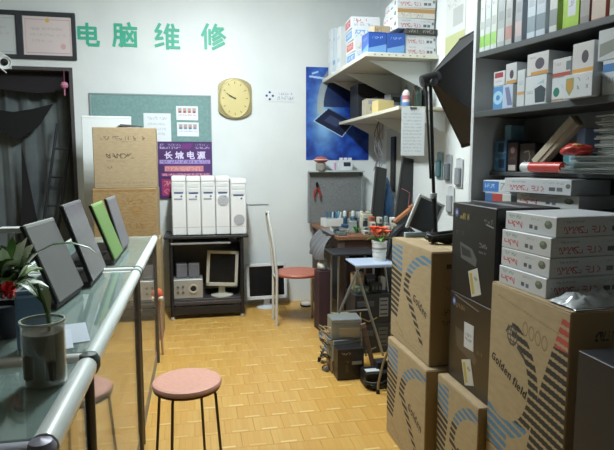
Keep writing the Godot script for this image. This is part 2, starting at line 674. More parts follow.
# ---------------------------------------------------------------- glass counter
func counter() -> void:
	var alu := mat("dfe8e4", 0.3, 0.15)
	var joint := mat("4d5552", 0.5, 0.3)
	var post := mat("5e5955", 0.35, 0.5)
	var pane := glass(Color("dff2ec"), 0.05)
	var top_pane := glass(Color("93aaa4"), 0.5)
	var dark := mat("6d665f", 0.7)
	var base := mat("8f8a80", 0.6)
	var XR := -0.285
	for k in 2:
		var z1: float = [-1.44, -2.685][k]
		var z0: float = [-2.675, -3.9][k]
		var t := thing("glass_counter", ["glass display counter with white tube rails, next to the corner counter", "glass display counter with white tube rails, reaching the cartons by the noticeboard"][k], "counter", Vector3(XR, 0, z1))
		var L := z1 - z0
		var Wd := 0.52
		ptube("rail", [Vector3(0, 0.877, 0), Vector3(0, 0.877, -L)], 0.024, alu, t, 14)
		ptube("rail", [Vector3(-Wd, 0.877, 0), Vector3(-Wd, 0.877, -L)], 0.024, alu, t, 14)
		ptube("crossbar", [Vector3(-Wd, 0.884, -0.034), Vector3(0, 0.884, -0.034)], 0.021 if k == 0 else 0.014, mat("e9eeec", 0.25, 0.2), t, 12)
		ptube("crossbar", [Vector3(-Wd, 0.877, -L + 0.034), Vector3(0, 0.877, -L + 0.034)], 0.018, alu, t, 12)
		for c in [Vector3(0, 0.877, -0.034), Vector3(0, 0.877, -L + 0.034), Vector3(-Wd, 0.877, -0.034), Vector3(-Wd, 0.877, -L + 0.034)]:
			if k == 0 and c.z > -0.1:
				plathe("connector", [Vector2(0, -0.032), Vector2(0.022, -0.026), Vector2(0.03, -0.008), Vector2(0.03, 0.01), Vector2(0.022, 0.026), Vector2(0, 0.031)], c, joint, t, 14)
			else:
				plathe("connector", [Vector2(0.024, -0.008), Vector2(0.0265, -0.006), Vector2(0.0265, 0.006), Vector2(0.024, 0.008)], c, joint, t, 18, Basis(Vector3.RIGHT, PI / 2))
			ptube("post", [Vector3(c.x, 0.0, c.z), Vector3(c.x, 0.86, c.z)], 0.0125, post, t, 10)
		pbox("glass_top", Vector3(-Wd / 2, 0.895, -L / 2), Vector3(Wd - 0.02, 0.006, L - 0.13), top_pane, t, 0.001)
		pbox("front_pane", Vector3(-0.003, 0.48, -L / 2), Vector3(0.005, 0.74, L - 0.05), pane, t, 0.001)
		pbox("shelf_pane", Vector3(-Wd / 2, 0.5, -L / 2), Vector3(Wd - 0.06, 0.006, L - 0.06), pane, t, 0.001)
		pbox("end_pane", Vector3(-Wd / 2, 0.48, -L + 0.012), Vector3(Wd - 0.05, 0.74, 0.005), pane, t, 0.001)
		pbox("plinth", Vector3(-Wd / 2, 0.05, -L / 2), Vector3(Wd - 0.01, 0.1, L - 0.06), base, t, 0.004)
		pbox("rear_panel", Vector3(-Wd + 0.01, 0.48, -L / 2), Vector3(0.012, 0.74, L - 0.05), dark, t, 0.002)
	# corner counter, its end towards the aisle
	var t := thing("corner_counter", "short glass counter with grey tube rail and plant jar", "counter", Vector3(XR, 0, -1.02))
	var L2 := 0.415
	var Wx := 1.5
	ptube("rail", [Vector3(0, 0.877, -0.02), Vector3(0, 0.877, -L2)], 0.027, alu, t, 14)
	ptube("rail", [Vector3(-0.02, 0.877, 0), Vector3(-Wx, 0.877, 0)], 0.022, mat("b9bfcb", 0.3, 0.2), t, 14)
	ptube("rail", [Vector3(-Wx, 0.877, 0), Vector3(-Wx, 0.877, -L2)], 0.022, alu, t, 14)
	for c in [Vector3(0, 0.877, 0), Vector3(-Wx, 0.877, 0)]:
		plathe("connector", [Vector2(0, -0.03), Vector2(0.02, -0.024), Vector2(0.027, -0.008), Vector2(0.027, 0.01), Vector2(0.02, 0.022), Vector2(0, 0.027)], c, mat("8a8996", 0.4, 0.3), t, 14)
		ptube("post", [Vector3(c.x, 0, c.z), Vector3(c.x, 0.86, c.z)], 0.011, post, t, 10)
	pbox("glass_top", Vector3(-Wx / 2, 0.895, -L2 / 2), Vector3(Wx - 0.02, 0.006, L2 - 0.03), top_pane, t, 0.001)
	pbox("front_pane", Vector3(-0.003, 0.48, -L2 / 2), Vector3(0.005, 0.74, L2 - 0.06), pane, t, 0.001)
	pbox("shelf_pane", Vector3(-Wx / 2, 0.6, -L2 / 2), Vector3(Wx - 0.06, 0.006, L2 - 0.06), pane, t, 0.001)
	pbox("plinth", Vector3(-Wx / 2, 0.05, -L2 / 2), Vector3(Wx - 0.02, 0.1, L2 - 0.04), base, t, 0.004)
	pbox("rear_panel", Vector3(-Wx / 2, 0.48, -L2 + 0.02), Vector3(Wx - 0.04, 0.74, 0.012), dark, t, 0.002)

func laptop(label: String, zc: float, wid: float, hgt: float, lean: float, lid: Material, rim: Material, turn := 0.0, hx := -0.415) -> void:
	# base on the staff side, lid half shut over it, its back towards the aisle
	var t := thing("laptop", label, "laptop", Vector3(hx, 0.899, zc), turn)
	var dark := mat("26272a", 0.5)
	pbox("base", Vector3(-0.125, 0.013, 0), Vector3(0.24, 0.022, wid), dark, t, 0.004)
	pbox("keyboard", Vector3(-0.13, 0.0255, 0), Vector3(0.11, 0.003, wid * 0.9), mat("3a3b3e", 0.6), t, 0.001)
	for s in [-1, 1]:
		ptube("hinge", [Vector3(-0.006, 0.026, s * wid * 0.36 - 0.02), Vector3(-0.006, 0.026, s * wid * 0.36 + 0.02)], 0.008, dark, t, 8)
	var up := Transform3D(Basis(Vector3.BACK, deg_to_rad(lean)), Vector3(0, 0.024, 0))
	var b := MB.new()
	b.cbox(Vector3(0.001, hgt / 2, 0), Vector3(0.008, hgt, wid), 0.003, up)
	var l := put("lid", b, lid, t)
	b = MB.new()
	b.cbox(Vector3(-0.008, hgt / 2, 0), Vector3(0.01, hgt, wid), 0.002, up)
	put("screen_bezel", b, mat("141517", 0.5), l)
	b = MB.new()
	b.cbox(Vector3(0.0015, hgt - 0.008, 0), Vector3(0.009, 0.018, wid + 0.001), 0.004, up)
	put("lid_edge", b, rim, l)

func leaf(parent: Node3D, p: Array, w: float, m: Material, called := "leaf") -> void:
	var pts := []
	var n := p.size()
	for i in n:
		var d: Vector3 = (p[mini(i + 1, n - 1)] - p[maxi(i - 1, 0)]).normalized()
		var s := d.cross(Vector3.UP)
		s = s.normalized() if s.length() > 0.05 else Vector3.RIGHT
		var k := float(i) / (n - 1)
		var ww := w * (0.15 + 0.85 * sin(PI * pow(k, 0.8))) if k < 0.99 else w * 0.05
		pts.append([p[i] - s * ww * 0.5 + Vector3.UP * ww * 0.18, p[i], p[i] + s * ww * 0.5 + Vector3.UP * ww * 0.18])
	var b := MB.new()
	b.grid(pts, 0.0006)
	put(called, b, m, parent)

func arc(a: Vector3, b: Vector3, lift: float, n := 7) -> Array:
	var o := []
	for i in n:
		var k := float(i) / (n - 1)
		o.append(a.lerp(b, k) + Vector3.UP * lift * 4.0 * k * (1.0 - k))
	return o

func counter_goods() -> void:
	laptop("silver grey laptop with pale lid edge, lid half shut, nearest the flowers", -2.095, 0.27, 0.285, 21, mat("6a6b69", 0.45, 0.1), mat("8f928d", 0.4, 0.1), -6, -0.452)
	laptop("dark grey laptop with glossy lid between the silver and the green laptop", -2.455, 0.33, 0.325, 18, mat("484b4f", 0.22, 0.1), mat("66696c", 0.3, 0.2))
	laptop("laptop with a bright green lid standing on the glass counter", -2.93, 0.30, 0.29, 20, mat("5f8140", 0.5), mat("7fa35f", 0.4), 0, -0.395)
	laptop("mid grey laptop standing behind the green laptop", -3.27, 0.31, 0.29, 15, mat("626165", 0.45), mat("7a7a7c", 0.4), 0, -0.4)
	# jar with a cutting in murky water
	var t := thing("glass_jar", "glass jar of murky water with a plant cutting", "jar", Vector3(-0.345, 0.899, -1.30))
	var murk := mat("4f4a3c", 0.35)
	plathe("water", [Vector2(0, 0.006), Vector2(0.042, 0.006), Vector2(0.043, 0.122), Vector2(0, 0.122)], Vector3.ZERO, murk, t, 24)
	plathe("jar_wall", [Vector2(0, 0.0), Vector2(0.043, 0.0), Vector2(0.046, 0.006), Vector2(0.046, 0.14), Vector2(0.047, 0.147), Vector2(0.044, 0.147), Vector2(0.044, 0.006)], Vector3.ZERO, glass(Color("b9c2b4"), 0.15), t, 28)
	plathe("rim", [Vector2(0.0445, 0.143), Vector2(0.048, 0.143), Vector2(0.0485, 0.149), Vector2(0.0445, 0.149)], Vector3.ZERO, mat("b8c2b8", 0.2), t, 28)
	pbox("stone", Vector3(-0.02, 0.05, 0.032), Vector3(0.03, 0.06, 0.022), mat("5f594a", 0.5), t, 0.006)
	pbox("stone", Vector3(0.02, 0.04, 0.03), Vector3(0.025, 0.05, 0.024), mat("38352b", 0.5), t, 0.006)
	ptube("stem", [Vector3(0.015, 0.08, 0), Vector3(0.012, 0.16, 0), Vector3(-0.01, 0.23, -0.01)], 0.004, mat("557038", 0.5), t, 6)
	var green := mat("4d7436", 0.4)
	var pale := mat("b9c9a0", 0.45)
	leaf(t, arc(Vector3(0.012, 0.16, 0), Vector3(-0.03, 0.245, 0.01), 0.01), 0.028, green)
	leaf(t, arc(Vector3(0.012, 0.15, 0), Vector3(0.005, 0.22, -0.02), 0.01), 0.02, pale)
	leaf(t, arc(Vector3(0.0, 0.19, 0), Vector3(-0.06, 0.23, -0.02), 0.01), 0.02, green)
	# flower pot with artificial blooms, on the staff side of the counter
	t = thing("flower_pot", "pot of variegated leaves with a red bloom behind the jar", "plant", Vector3(-0.55, 0.899, -1.69))
	plathe("pot", [Vector2(0, 0), Vector2(0.04, 0), Vector2(0.052, 0.08), Vector2(0.056, 0.08), Vector2(0.056, 0.095), Vector2(0.048, 0.095), Vector2(0.045, 0.08), Vector2(0, 0.08)], Vector3.ZERO, mat("23252a", 0.6), t)
	var rg := RandomNumberGenerator.new()
	rg.seed = 31
	for k in 44:
		var a := rg.randf() * TAU
		var r := rg.randf_range(0.05, 0.15)
		var m: Material = [green, pale, mat("7ea24f", 0.45), mat("cfd9c8", 0.5), mat("27401f", 0.5)][k % 5]
		leaf(t, arc(Vector3(0, 0.11, 0), Vector3(cos(a) * r, rg.randf_range(0.1, 0.26), sin(a) * r * 0.9), 0.03, 6), rg.randf_range(0.035, 0.062), m)
	for k in 26:
		var a := rg.randf_range(-1.3, 1.3)
		var r := rg.randf_range(0.05, 0.13)
		var m: Material = [pale, mat("dfe5dc", 0.5), green, mat("8fae63", 0.45), mat("c9d3bb", 0.5), mat("223318", 0.5)][k % 6]
		leaf(t, arc(Vector3(0.02, 0.11, 0.01), Vector3(cos(a) * r, rg.randf_range(0.12, 0.29), sin(a) * r * 0.7), 0.025, 6), rg.randf_range(0.035, 0.06), m)
	var red := mat("c8201c", 0.5)
	for k in 9:
		var a := TAU * k / 9.0
		leaf(t, arc(Vector3(0.045, 0.135, 0.1), Vector3(0.045 + cos(a) * 0.026, 0.152 + 0.026 * sin(a), 0.1 + cos(a * 2) * 0.012), 0.012, 5), 0.028, red, "petal")
	leaf(t, [Vector3(0.02, 0.15, 0), Vector3(0.085, 0.235, 0.0), Vector3(0.14, 0.262, 0.0), Vector3(0.19, 0.266, 0.0), Vector3(0.24, 0.25, 0.0), Vector3(0.275, 0.22, 0.0)], 0.022, green)
	# blue packet behind the jar
	t = thing("blue_packet", "small blue packet standing behind the glass jar", "packet", Vector3(-0.435, 0.899, -1.56), 12)
	pbox("packet_body", Vector3(0, 0.075, 0), Vector3(0.085, 0.15, 0.035), mat("6585a6", 0.5), t, 0.006)
	pbox("packet_flap", Vector3(0, 0.155, 0), Vector3(0.08, 0.012, 0.012), mat("7d98b3", 0.5), t)
	# white bracket stand
	t = thing("display_stand", "small white T shaped stand behind the silver laptop", "stand", Vector3(-0.715, 0.899, -2.345), 0)
	pbox("foot", Vector3(0, 0.006, 0), Vector3(0.08, 0.012, 0.08), mat("c9cdca", 0.4), t)
	pbox("upright", Vector3(0, 0.12, 0), Vector3(0.014, 0.22, 0.014), mat("c9cdca", 0.4), t)
	pbox("plate", Vector3(0, 0.235, 0), Vector3(0.09, 0.02, 0.06), mat("c9cdca", 0.4), t)
	# papers lying on the glass
	t = thing("price_sheet", "pale sheets lying on the glass counter beside the jar", "paper", Vector3(-0.40, 0.8985, -1.62), 14)
	pbox("sheet", Vector3(0, 0.001, 0), Vector3(0.09, 0.0012, 0.19), mat("c3ccd6", 0.5), t, 0.0003)
	pbox("sheet", Vector3(0.055, 0.0008, -0.05), Vector3(0.07, 0.0012, 0.2), mat("b4bfca", 0.5), t, 0.0003)
	# dark cable bunch
	t = thing("cable_bunch", "black cables piled on the counter behind the flowers", "cable", Vector3(-0.79, 0.903, -1.85))
	for k in 6:
		var pts := []
		var r0 := rg.randf_range(0.03, 0.07)
		for i in 14:
			var a := TAU * i / 11.0 + k
			pts.append(Vector3(cos(a) * r0, 0.02 + 0.03 * k + 0.02 * sin(a * 2 + k), sin(a) * r0 * 1.3))
		ptube("cable", pts, 0.006, mat("1c1d1f" if k % 2 else "6f7376", 0.5), t, 6)
	# motherboard boxes on the counter's inner shelf
	for k in 3:
		t = thing("stock_box", ["grey stock box inside the glass counter near the corner", "tan stock box on the inner shelf of the glass counter", "dark stock box inside the counter near the cartons"][k], "box", Vector3(-0.56, 0.504, [-1.8, -2.3, -3.3][k]))
		pbox("box_body", Vector3(0, 0.05, 0), Vector3(0.2, 0.1, 0.25), mat(["8d9093", "a78d66", "4c4e52"][k], 0.6), t)
		pbox("box_lid", Vector3(0, 0.105, 0), Vector3(0.204, 0.014, 0.254), mat(["a0a3a5", "b59b74", "5d5f63"][k], 0.6), t)

# ---------------------------------------------------------------- back wall
func back_wall_things() -> void:
	var Z := -5.378
	var teal := mat("3fae8f", 0.5)
	var names := ["dian", "nao", "wei", "xiu"]
	var boxes := [[-1.02, 2.632, 0.20], [-0.705, 2.648, 0.212], [-0.338, 2.658, 0.225], [0.084, 2.676, 0.226]]
	for k in 4:
		var b := MB.new()
		var sz: float = boxes[k][2]
		var nth := 0
		for line in GLYPH[names[k]]:
			for i in line.size() - 1:
				var a: Vector2 = line[i] * sz / 10.0
				var c: Vector2 = line[i + 1] * sz / 10.0
				var d := (c - a).normalized() * 0.0085
				var e := Vector2(-d.y, d.x) * 1.55
				var poly := PackedVector2Array([a - d - e, c + d - e, c + d + e, a - d + e])
				for q in poly.size():
					poly[q] = Vector2(poly[q].x, -poly[q].y)
				nth += 1
				b.prism(poly, 0.003 + 0.0003 * nth, Transform3D(Basis(), Vector3(boxes[k][0], boxes[k][1], Z - 0.001)))
		var o := part("wall_character", b.done(teal), self)
		o.name = numbered("wall_character")
		tag(o, ["teal character 电 beside the certificate frame", "teal character 脑, second from the certificate frame", "teal character 维, third from the certificate frame", "teal character 修, last from the certificate frame"][k], "lettering", "teal characters on the wall")
	# licence frames
	for k in 2:
		var x0: float = [-1.94, -1.465][k]
		var x1: float = [-1.49, -1.03][k]
		var t := thing("certificate_frame", ["dark framed pale grey certificate above the doorway", "dark framed pinkish certificate beside the teal characters"][k], "frame", Vector3((x0 + x1) / 2, 2.32, Z))
		var w := x1 - x0
		var h := 0.37
		var fr := mat("34383d", 0.45)
		pbox("frame_side", Vector3(-w / 2, h / 2, 0.012), Vector3(0.032, h + 0.03, 0.024), fr, t, 0.004)
		pbox("frame_side", Vector3(w / 2, h / 2, 0.012), Vector3(0.032, h + 0.03, 0.024), fr, t, 0.004)
		pbox("frame_side", Vector3(0, 0, 0.012), Vector3(w + 0.03, 0.034, 0.022), fr, t, 0.004)
		pbox("frame_side", Vector3(0, h, 0.012), Vector3(w + 0.03, 0.04, 0.022), fr, t, 0.004)
		var im := pr(128, 100, ["c9cfcf", "d8cbca"][k], [["l", P([0.06, 0.1, 0.94, 0.1, 0.94, 0.92, 0.06, 0.92, 0.06, 0.1]), 0.014, ["b3babb", "b9a7a8"][k]], ["t", 0.15, 0.3, 0.8, 0.35, "bdb6b6"], ["t", 0.15, 0.45, 0.85, 0.5, "c2bcbc"], ["t", 0.15, 0.6, 0.6, 0.65, "c2bcbc"], ["c", 0.5, 0.12, 0.055 if k else 0.0001, "d7b35a"], ["c", 0.8, 0.75, 0.07 if k else 0.0001, "cfaaa8"]])
		part("certificate", box_mesh(Vector3(w - 0.02, h - 0.02, 0.006), 0.001, mat("c0c4c4", 0.6), {"front": ink(im, 0.35)}), t).position = Vector3(0, 0.01, 0.008)
	# clock
	var t := thing("wall_clock", "golden rounded wall clock with dark hands", "clock", Vector3(0.385, 2.0, Z))
	var b := MB.new()
	var outline := PackedVector2Array()
	for q in [[0.158, 0.0], [0.158, 0.105], [0.15, 0.132], [0.118, 0.158], [0.08, 0.175], [0.04, 0.185]]:
		outline.append(Vector2(q[0], q[1]))
	outline.append(Vector2(0, 0.188))
	for q in [[-0.04, 0.185], [-0.08, 0.175], [-0.118, 0.158], [-0.15, 0.132], [-0.158, 0.105], [-0.158, 0.0], [-0.158, -0.105], [-0.15, -0.132], [-0.118, -0.158], [-0.08, -0.175], [-0.04, -0.185]]:
		outline.append(Vector2(q[0], q[1]))
	outline.append(Vector2(0, -0.188))
	for q in [[0.04, -0.185], [0.08, -0.175], [0.118, -0.158], [0.15, -0.132], [0.158, -0.105]]:
		outline.append(Vector2(q[0], q[1]))
	b.prism(outline, 0.028, Transform3D())
	put("clock_case", b, mat("978a60", 0.35, 0.3), t)
	var ring := []
	for k in 41:
		var a := TAU * k / 40.0
		ring.append(Vector3(cos(a) * 0.139, sin(a) * 0.176, 0.03))
	ptube("bezel", ring, 0.006, mat("cdbf8c", 0.3, 0.4), t, 8)
	b = MB.new()
	var dial := PackedVector2Array()
	for k in 40:
		dial.append(Vector2(cos(TAU * k / 40.0) * 0.137, sin(TAU * k / 40.0) * 0.174))
	b.prism(dial, 0.003, Transform3D(Basis(), Vector3(0, 0, 0.0285)))
	put("dial", b, mat("cfc184", 0.4), t)
	for k in 12:
		var a := TAU * k / 12.0
		var c := Vector3(sin(a) * 0.112, cos(a) * 0.145, 0.033)
		b = MB.new()
		b.box(Vector3.ZERO, Vector3(0.007, 0.02, 0.002), Transform3D(Basis(Vector3.BACK, -a), c))
		put("hour_mark", b, mat("7c673a", 0.5), t)
	for hd in [[-60.0, 0.1, 0.006], [-66.0, 0.07, 0.009]]:
		b = MB.new()
		b.box(Vector3(0, hd[1] / 2 - 0.01, 0), Vector3(hd[2], hd[1], 0.002), Transform3D(Basis(Vector3.BACK, -deg_to_rad(hd[0])), Vector3(0, 0, 0.036)))
		put("hand", b, mat("3b3526", 0.5), t)
	plathe("hub", [Vector2(0, -0.004), Vector2(0.008, -0.004), Vector2(0.008, 0.004), Vector2(0, 0.004)], Vector3(0, 0, 0.036), mat("3b3526", 0.4), t, 12, Basis(Vector3.RIGHT, PI / 2))
	# sticker with four dots
	t = thing("wall_sticker", "small white sticker with four dark blue dots beside the clock", "sticker", Vector3(0.82, 1.98, Z))
	var im := pr(128, 48, "d9dee0", [["c", 0.17, 0.2, 0.1, "37406e"], ["c", 0.17, 0.8, 0.1, "37406e"], ["c", 0.07, 0.5, 0.1, "37406e"], ["c", 0.27, 0.5, 0.1, "37406e"], ["t", 0.45, 0.22, 0.9, 0.4, "a2a9b6"], ["t", 0.42, 0.56, 0.95, 0.8, "8f95a6"]])
	part("sticker_sheet", box_mesh(Vector3(0.3, 0.11, 0.002), 0.0004, mat("d9dee0", 0.6), {"front": ink(im)}), t).position = Vector3(0, 0, 0.001)
	# notice board
	t = thing("notice_board", "teal grey felt notice board on the white wall", "board", Vector3(-0.383, 1.1, Z))
	pbox("felt", Vector3(0, 0.455, 0.006), Vector3(1.06, 0.91, 0.012), noisy(Color("6f918f"), Color("82a29f"), 0.05, Vector3(2, 2, 2), 0.9, 5), t)
	for e in [[Vector3(0, 0.915, 0.008), Vector3(1.09, 0.016, 0.018)], [Vector3(0, 0, 0.008), Vector3(1.09, 0.016, 0.018)], [Vector3(-0.537, 0.457, 0.008), Vector3(0.016, 0.92, 0.018)], [Vector3(0.537, 0.457, 0.008), Vector3(0.016, 0.92, 0.018)]]:
		pbox("frame_edge", e[0], e[1], mat("8a9a9c", 0.5), t, 0.003)
	t = thing("pinned_sheet", "large white sheet pinned on the notice board", "paper", Vector3(-0.335, 1.4, Z + 0.013))
	im = pr(64, 112, "dfe5e8", [["t", 0.15, 0.08, 0.85, 0.13, "b3c1cc"], ["t", 0.15, 0.2, 0.8, 0.24, "c3ccd3"], ["t", 0.15, 0.3, 0.85, 0.34, "c3ccd3"], ["t", 0.15, 0.4, 0.8, 0.44, "c3ccd3"]], 3)
	part("sheet", box_mesh(Vector3(0.245, 0.45, 0.002), 0.0004, mat("dfe5e8", 0.7), {"front": ink(im, 0.7)}), t).position.z = 0.001
	t = thing("photo_strip", "white card with four red portrait prints on the notice board", "card", Vector3(-0.062, 1.79, Z + 0.013))
	photo_card(t, ["a8474a", "9a4c55", "b45a50", "8c4454"], "b8504e")
	t = thing("photo_strip", "white card with four blue portrait prints on the notice board", "card", Vector3(-0.058, 1.64, Z + 0.013))
	photo_card(t, ["5b6f95", "6a7f9f", "4e6a93", "7588a6"], "8898b0")
	# purple poster
	t = thing("purple_poster", "purple poster with white and orange lettering below the notice board cards", "poster", Vector3(-0.09, 1.06, Z + 0.0175))
	im = pr(256, 272, "4b2c63", [["r", 0, 0.0, 1, 0.02, "3a2358"], ["t", 0.03, 0.04, 0.42, 0.075, "a093bd"], ["t", 0.03, 0.09, 0.42, 0.125, "c3b8d6"], ["t", 0.68, 0.04, 0.97, 0.075, "a093bd"], ["t", 0.68, 0.09, 0.97, 0.125, "c3b8d6"], ["p", P([0.45, 0.03, 0.65, 0.03, 0.6, 0.13, 0.4, 0.13]), "6d2c74"], ["r", 0.03, 0.32, 0.97, 0.39, "a292c4"], ["t", 0.05, 0.335, 0.95, 0.375, "5b4183"], ["r", 0.12, 0.43, 0.84, 0.53, "c07a86"], ["t", 0.14, 0.45, 0.82, 0.515, "d9a38f"], ["r", 0.06, 0.56, 0.96, 0.61, "a2567e"], ["t", 0.08, 0.565, 0.94, 0.605, "d8a6b4"], ["r", 0.06, 0.66, 0.9, 0.96, "9c3564"], ["t", 0.1, 0.7, 0.85, 0.78, "d08a90"], ["t", 0.1, 0.84, 0.85, 0.92, "d08a90"]], 9)
	for k in 4:
		strokes(im, GLYPH[["chang", "cheng", "dian", "yuan"][k]], Vector2(30 + k * 52, 46), 38, 5.5, Color("d8d0e6"))
	part("poster_sheet", box_mesh(Vector3(0.50, 0.53, 0.002), 0.0004, mat("4b2c63", 0.6), {"front": ink(im, 0.45)}), t).position = Vector3(0, 0, 0.001)
	t = thing("strip_poster", "narrow white strip with dark columns beside the purple poster", "poster", Vector3(-0.372, 1.06, Z + 0.0185))
	im = pr(32, 160, "cdcbd8", [["t", 0.25, 0.1, 0.8, 0.15, "4a4360"], ["t", 0.25, 0.3, 0.8, 0.35, "5a5370"], ["t", 0.25, 0.5, 0.8, 0.55, "4a4360"], ["t", 0.25, 0.7, 0.8, 0.75, "5a5370"]], 4)
	part("strip_sheet", box_mesh(Vector3(0.06, 0.45, 0.002), 0.0004, mat("cdcbd8", 0.6), {"front": ink(im, 0.6)}), t)
	# graphics card poster
	t = thing("blue_poster", "deep blue poster of a dark graphics card in orbit", "poster", Vector3(1.4, 1.42, Z))
	part("poster_sheet", box_mesh(Vector3(0.645, 0.9, 0.003), 0.0004, mat("16307a", 0.5), {"front": ink(card_poster(), 0.35)}), t).position.z = 0.002
	# thin cable along the wall
	t = thing("wall_cable", "thin grey cable running along the wall from the desk", "cable", Vector3(0.46, 0.985, Z))
	ptube("cable", [Vector3(0, 0.004, 0.004), Vector3(0.08, 0, 0.004), Vector3(0.16, 0.002, 0.004), Vector3(0.24, -0.001, 0.004)], 0.0035, mat("8d9396", 0.6), t, 6)

func photo_card(t: Node3D, cols: Array, capt: String) -> void:
	var items := []
	for k in 4:
		var x := 0.08 + 0.22 * k
		items.append(["r", x, 0.12, x + 0.18, 0.5, "aab6c4"])
		items.append(["c", x + 0.09, 0.27, 0.11, "c39a84"])
		items.append(["r", x + 0.03, 0.36, x + 0.15, 0.5, cols[k]])
		items.append(["t", x, 0.6, x + 0.18, 0.68, capt])
	var im := pr(128, 84, "e0e4e6", items, 6)
	part("card_sheet", box_mesh(Vector3(0.2, 0.13, 0.002), 0.0004, mat("e0e4e6", 0.7), {"front": ink(im, 0.6)}), t).position.z = 0.001

func card_poster() -> Image:
	var w := 160
	var h := 220
	var im := Image.create_empty(w, h, false, Image.FORMAT_RGB8)
	var f := FastNoiseLite.new()
	f.frequency = 0.03
	f.seed = 4
	for y in h:
		for x in w:
			var p := Vector2(float(x) / w, float(y) / h)
			var d := (p - Vector2(0.28, 0.52)) * Vector2(1.7, 0.95)
			var glow := exp(-d.length_squared() * 9.0)
			var c := Color("12297a").lerp(Color("2a5cba"), clampf(0.5 + f.get_noise_2d(x, y) * 0.9, 0, 1))
			c = c.lerp(Color("9fd4ee"), glow * 0.9)
			# pale planet rim
			var e := (p - Vector2(0.72, 0.42)).length() * 1.0
			if absf(e - 0.5) < 0.05 and p.y < 0.5:
				c = c.lerp(Color("c8b894"), 0.55)
			elif e < 0.45 and p.y < 0.42:
				c = c.lerp(Color("0a1030"), 0.7)
			im.set_pixel(x, y, c)
	var W := Vector2(w, h)
	var q := PackedVector2Array()
	for e in P([0.12, 0.575, 0.34, 0.44, 0.76, 0.58, 0.57, 0.745]):
		q.append(e * W)
	fill_poly(im, q, Color("1a2340"))
	for k in 4:
		seg(im, q[k], q[(k + 1) % 4], 2.2, Color("b4cfe4") if k != 1 else Color("3a4d74"))
	q = PackedVector2Array()
	for e in P([0.28, 0.57, 0.38, 0.51, 0.58, 0.58, 0.48, 0.64]):
		q.append(e * W)
	fill_poly(im, q, Color("3a4768"))
	seg(im, Vector2(0.06, 0.1) * W, Vector2(0.3, 0.12) * W, 5, Color("a9c4e6"))
	seg(im, Vector2(0.1, 0.07) * W, Vector2(0.18, 0.05) * W, 4, Color("a9c4e6"))
	return im

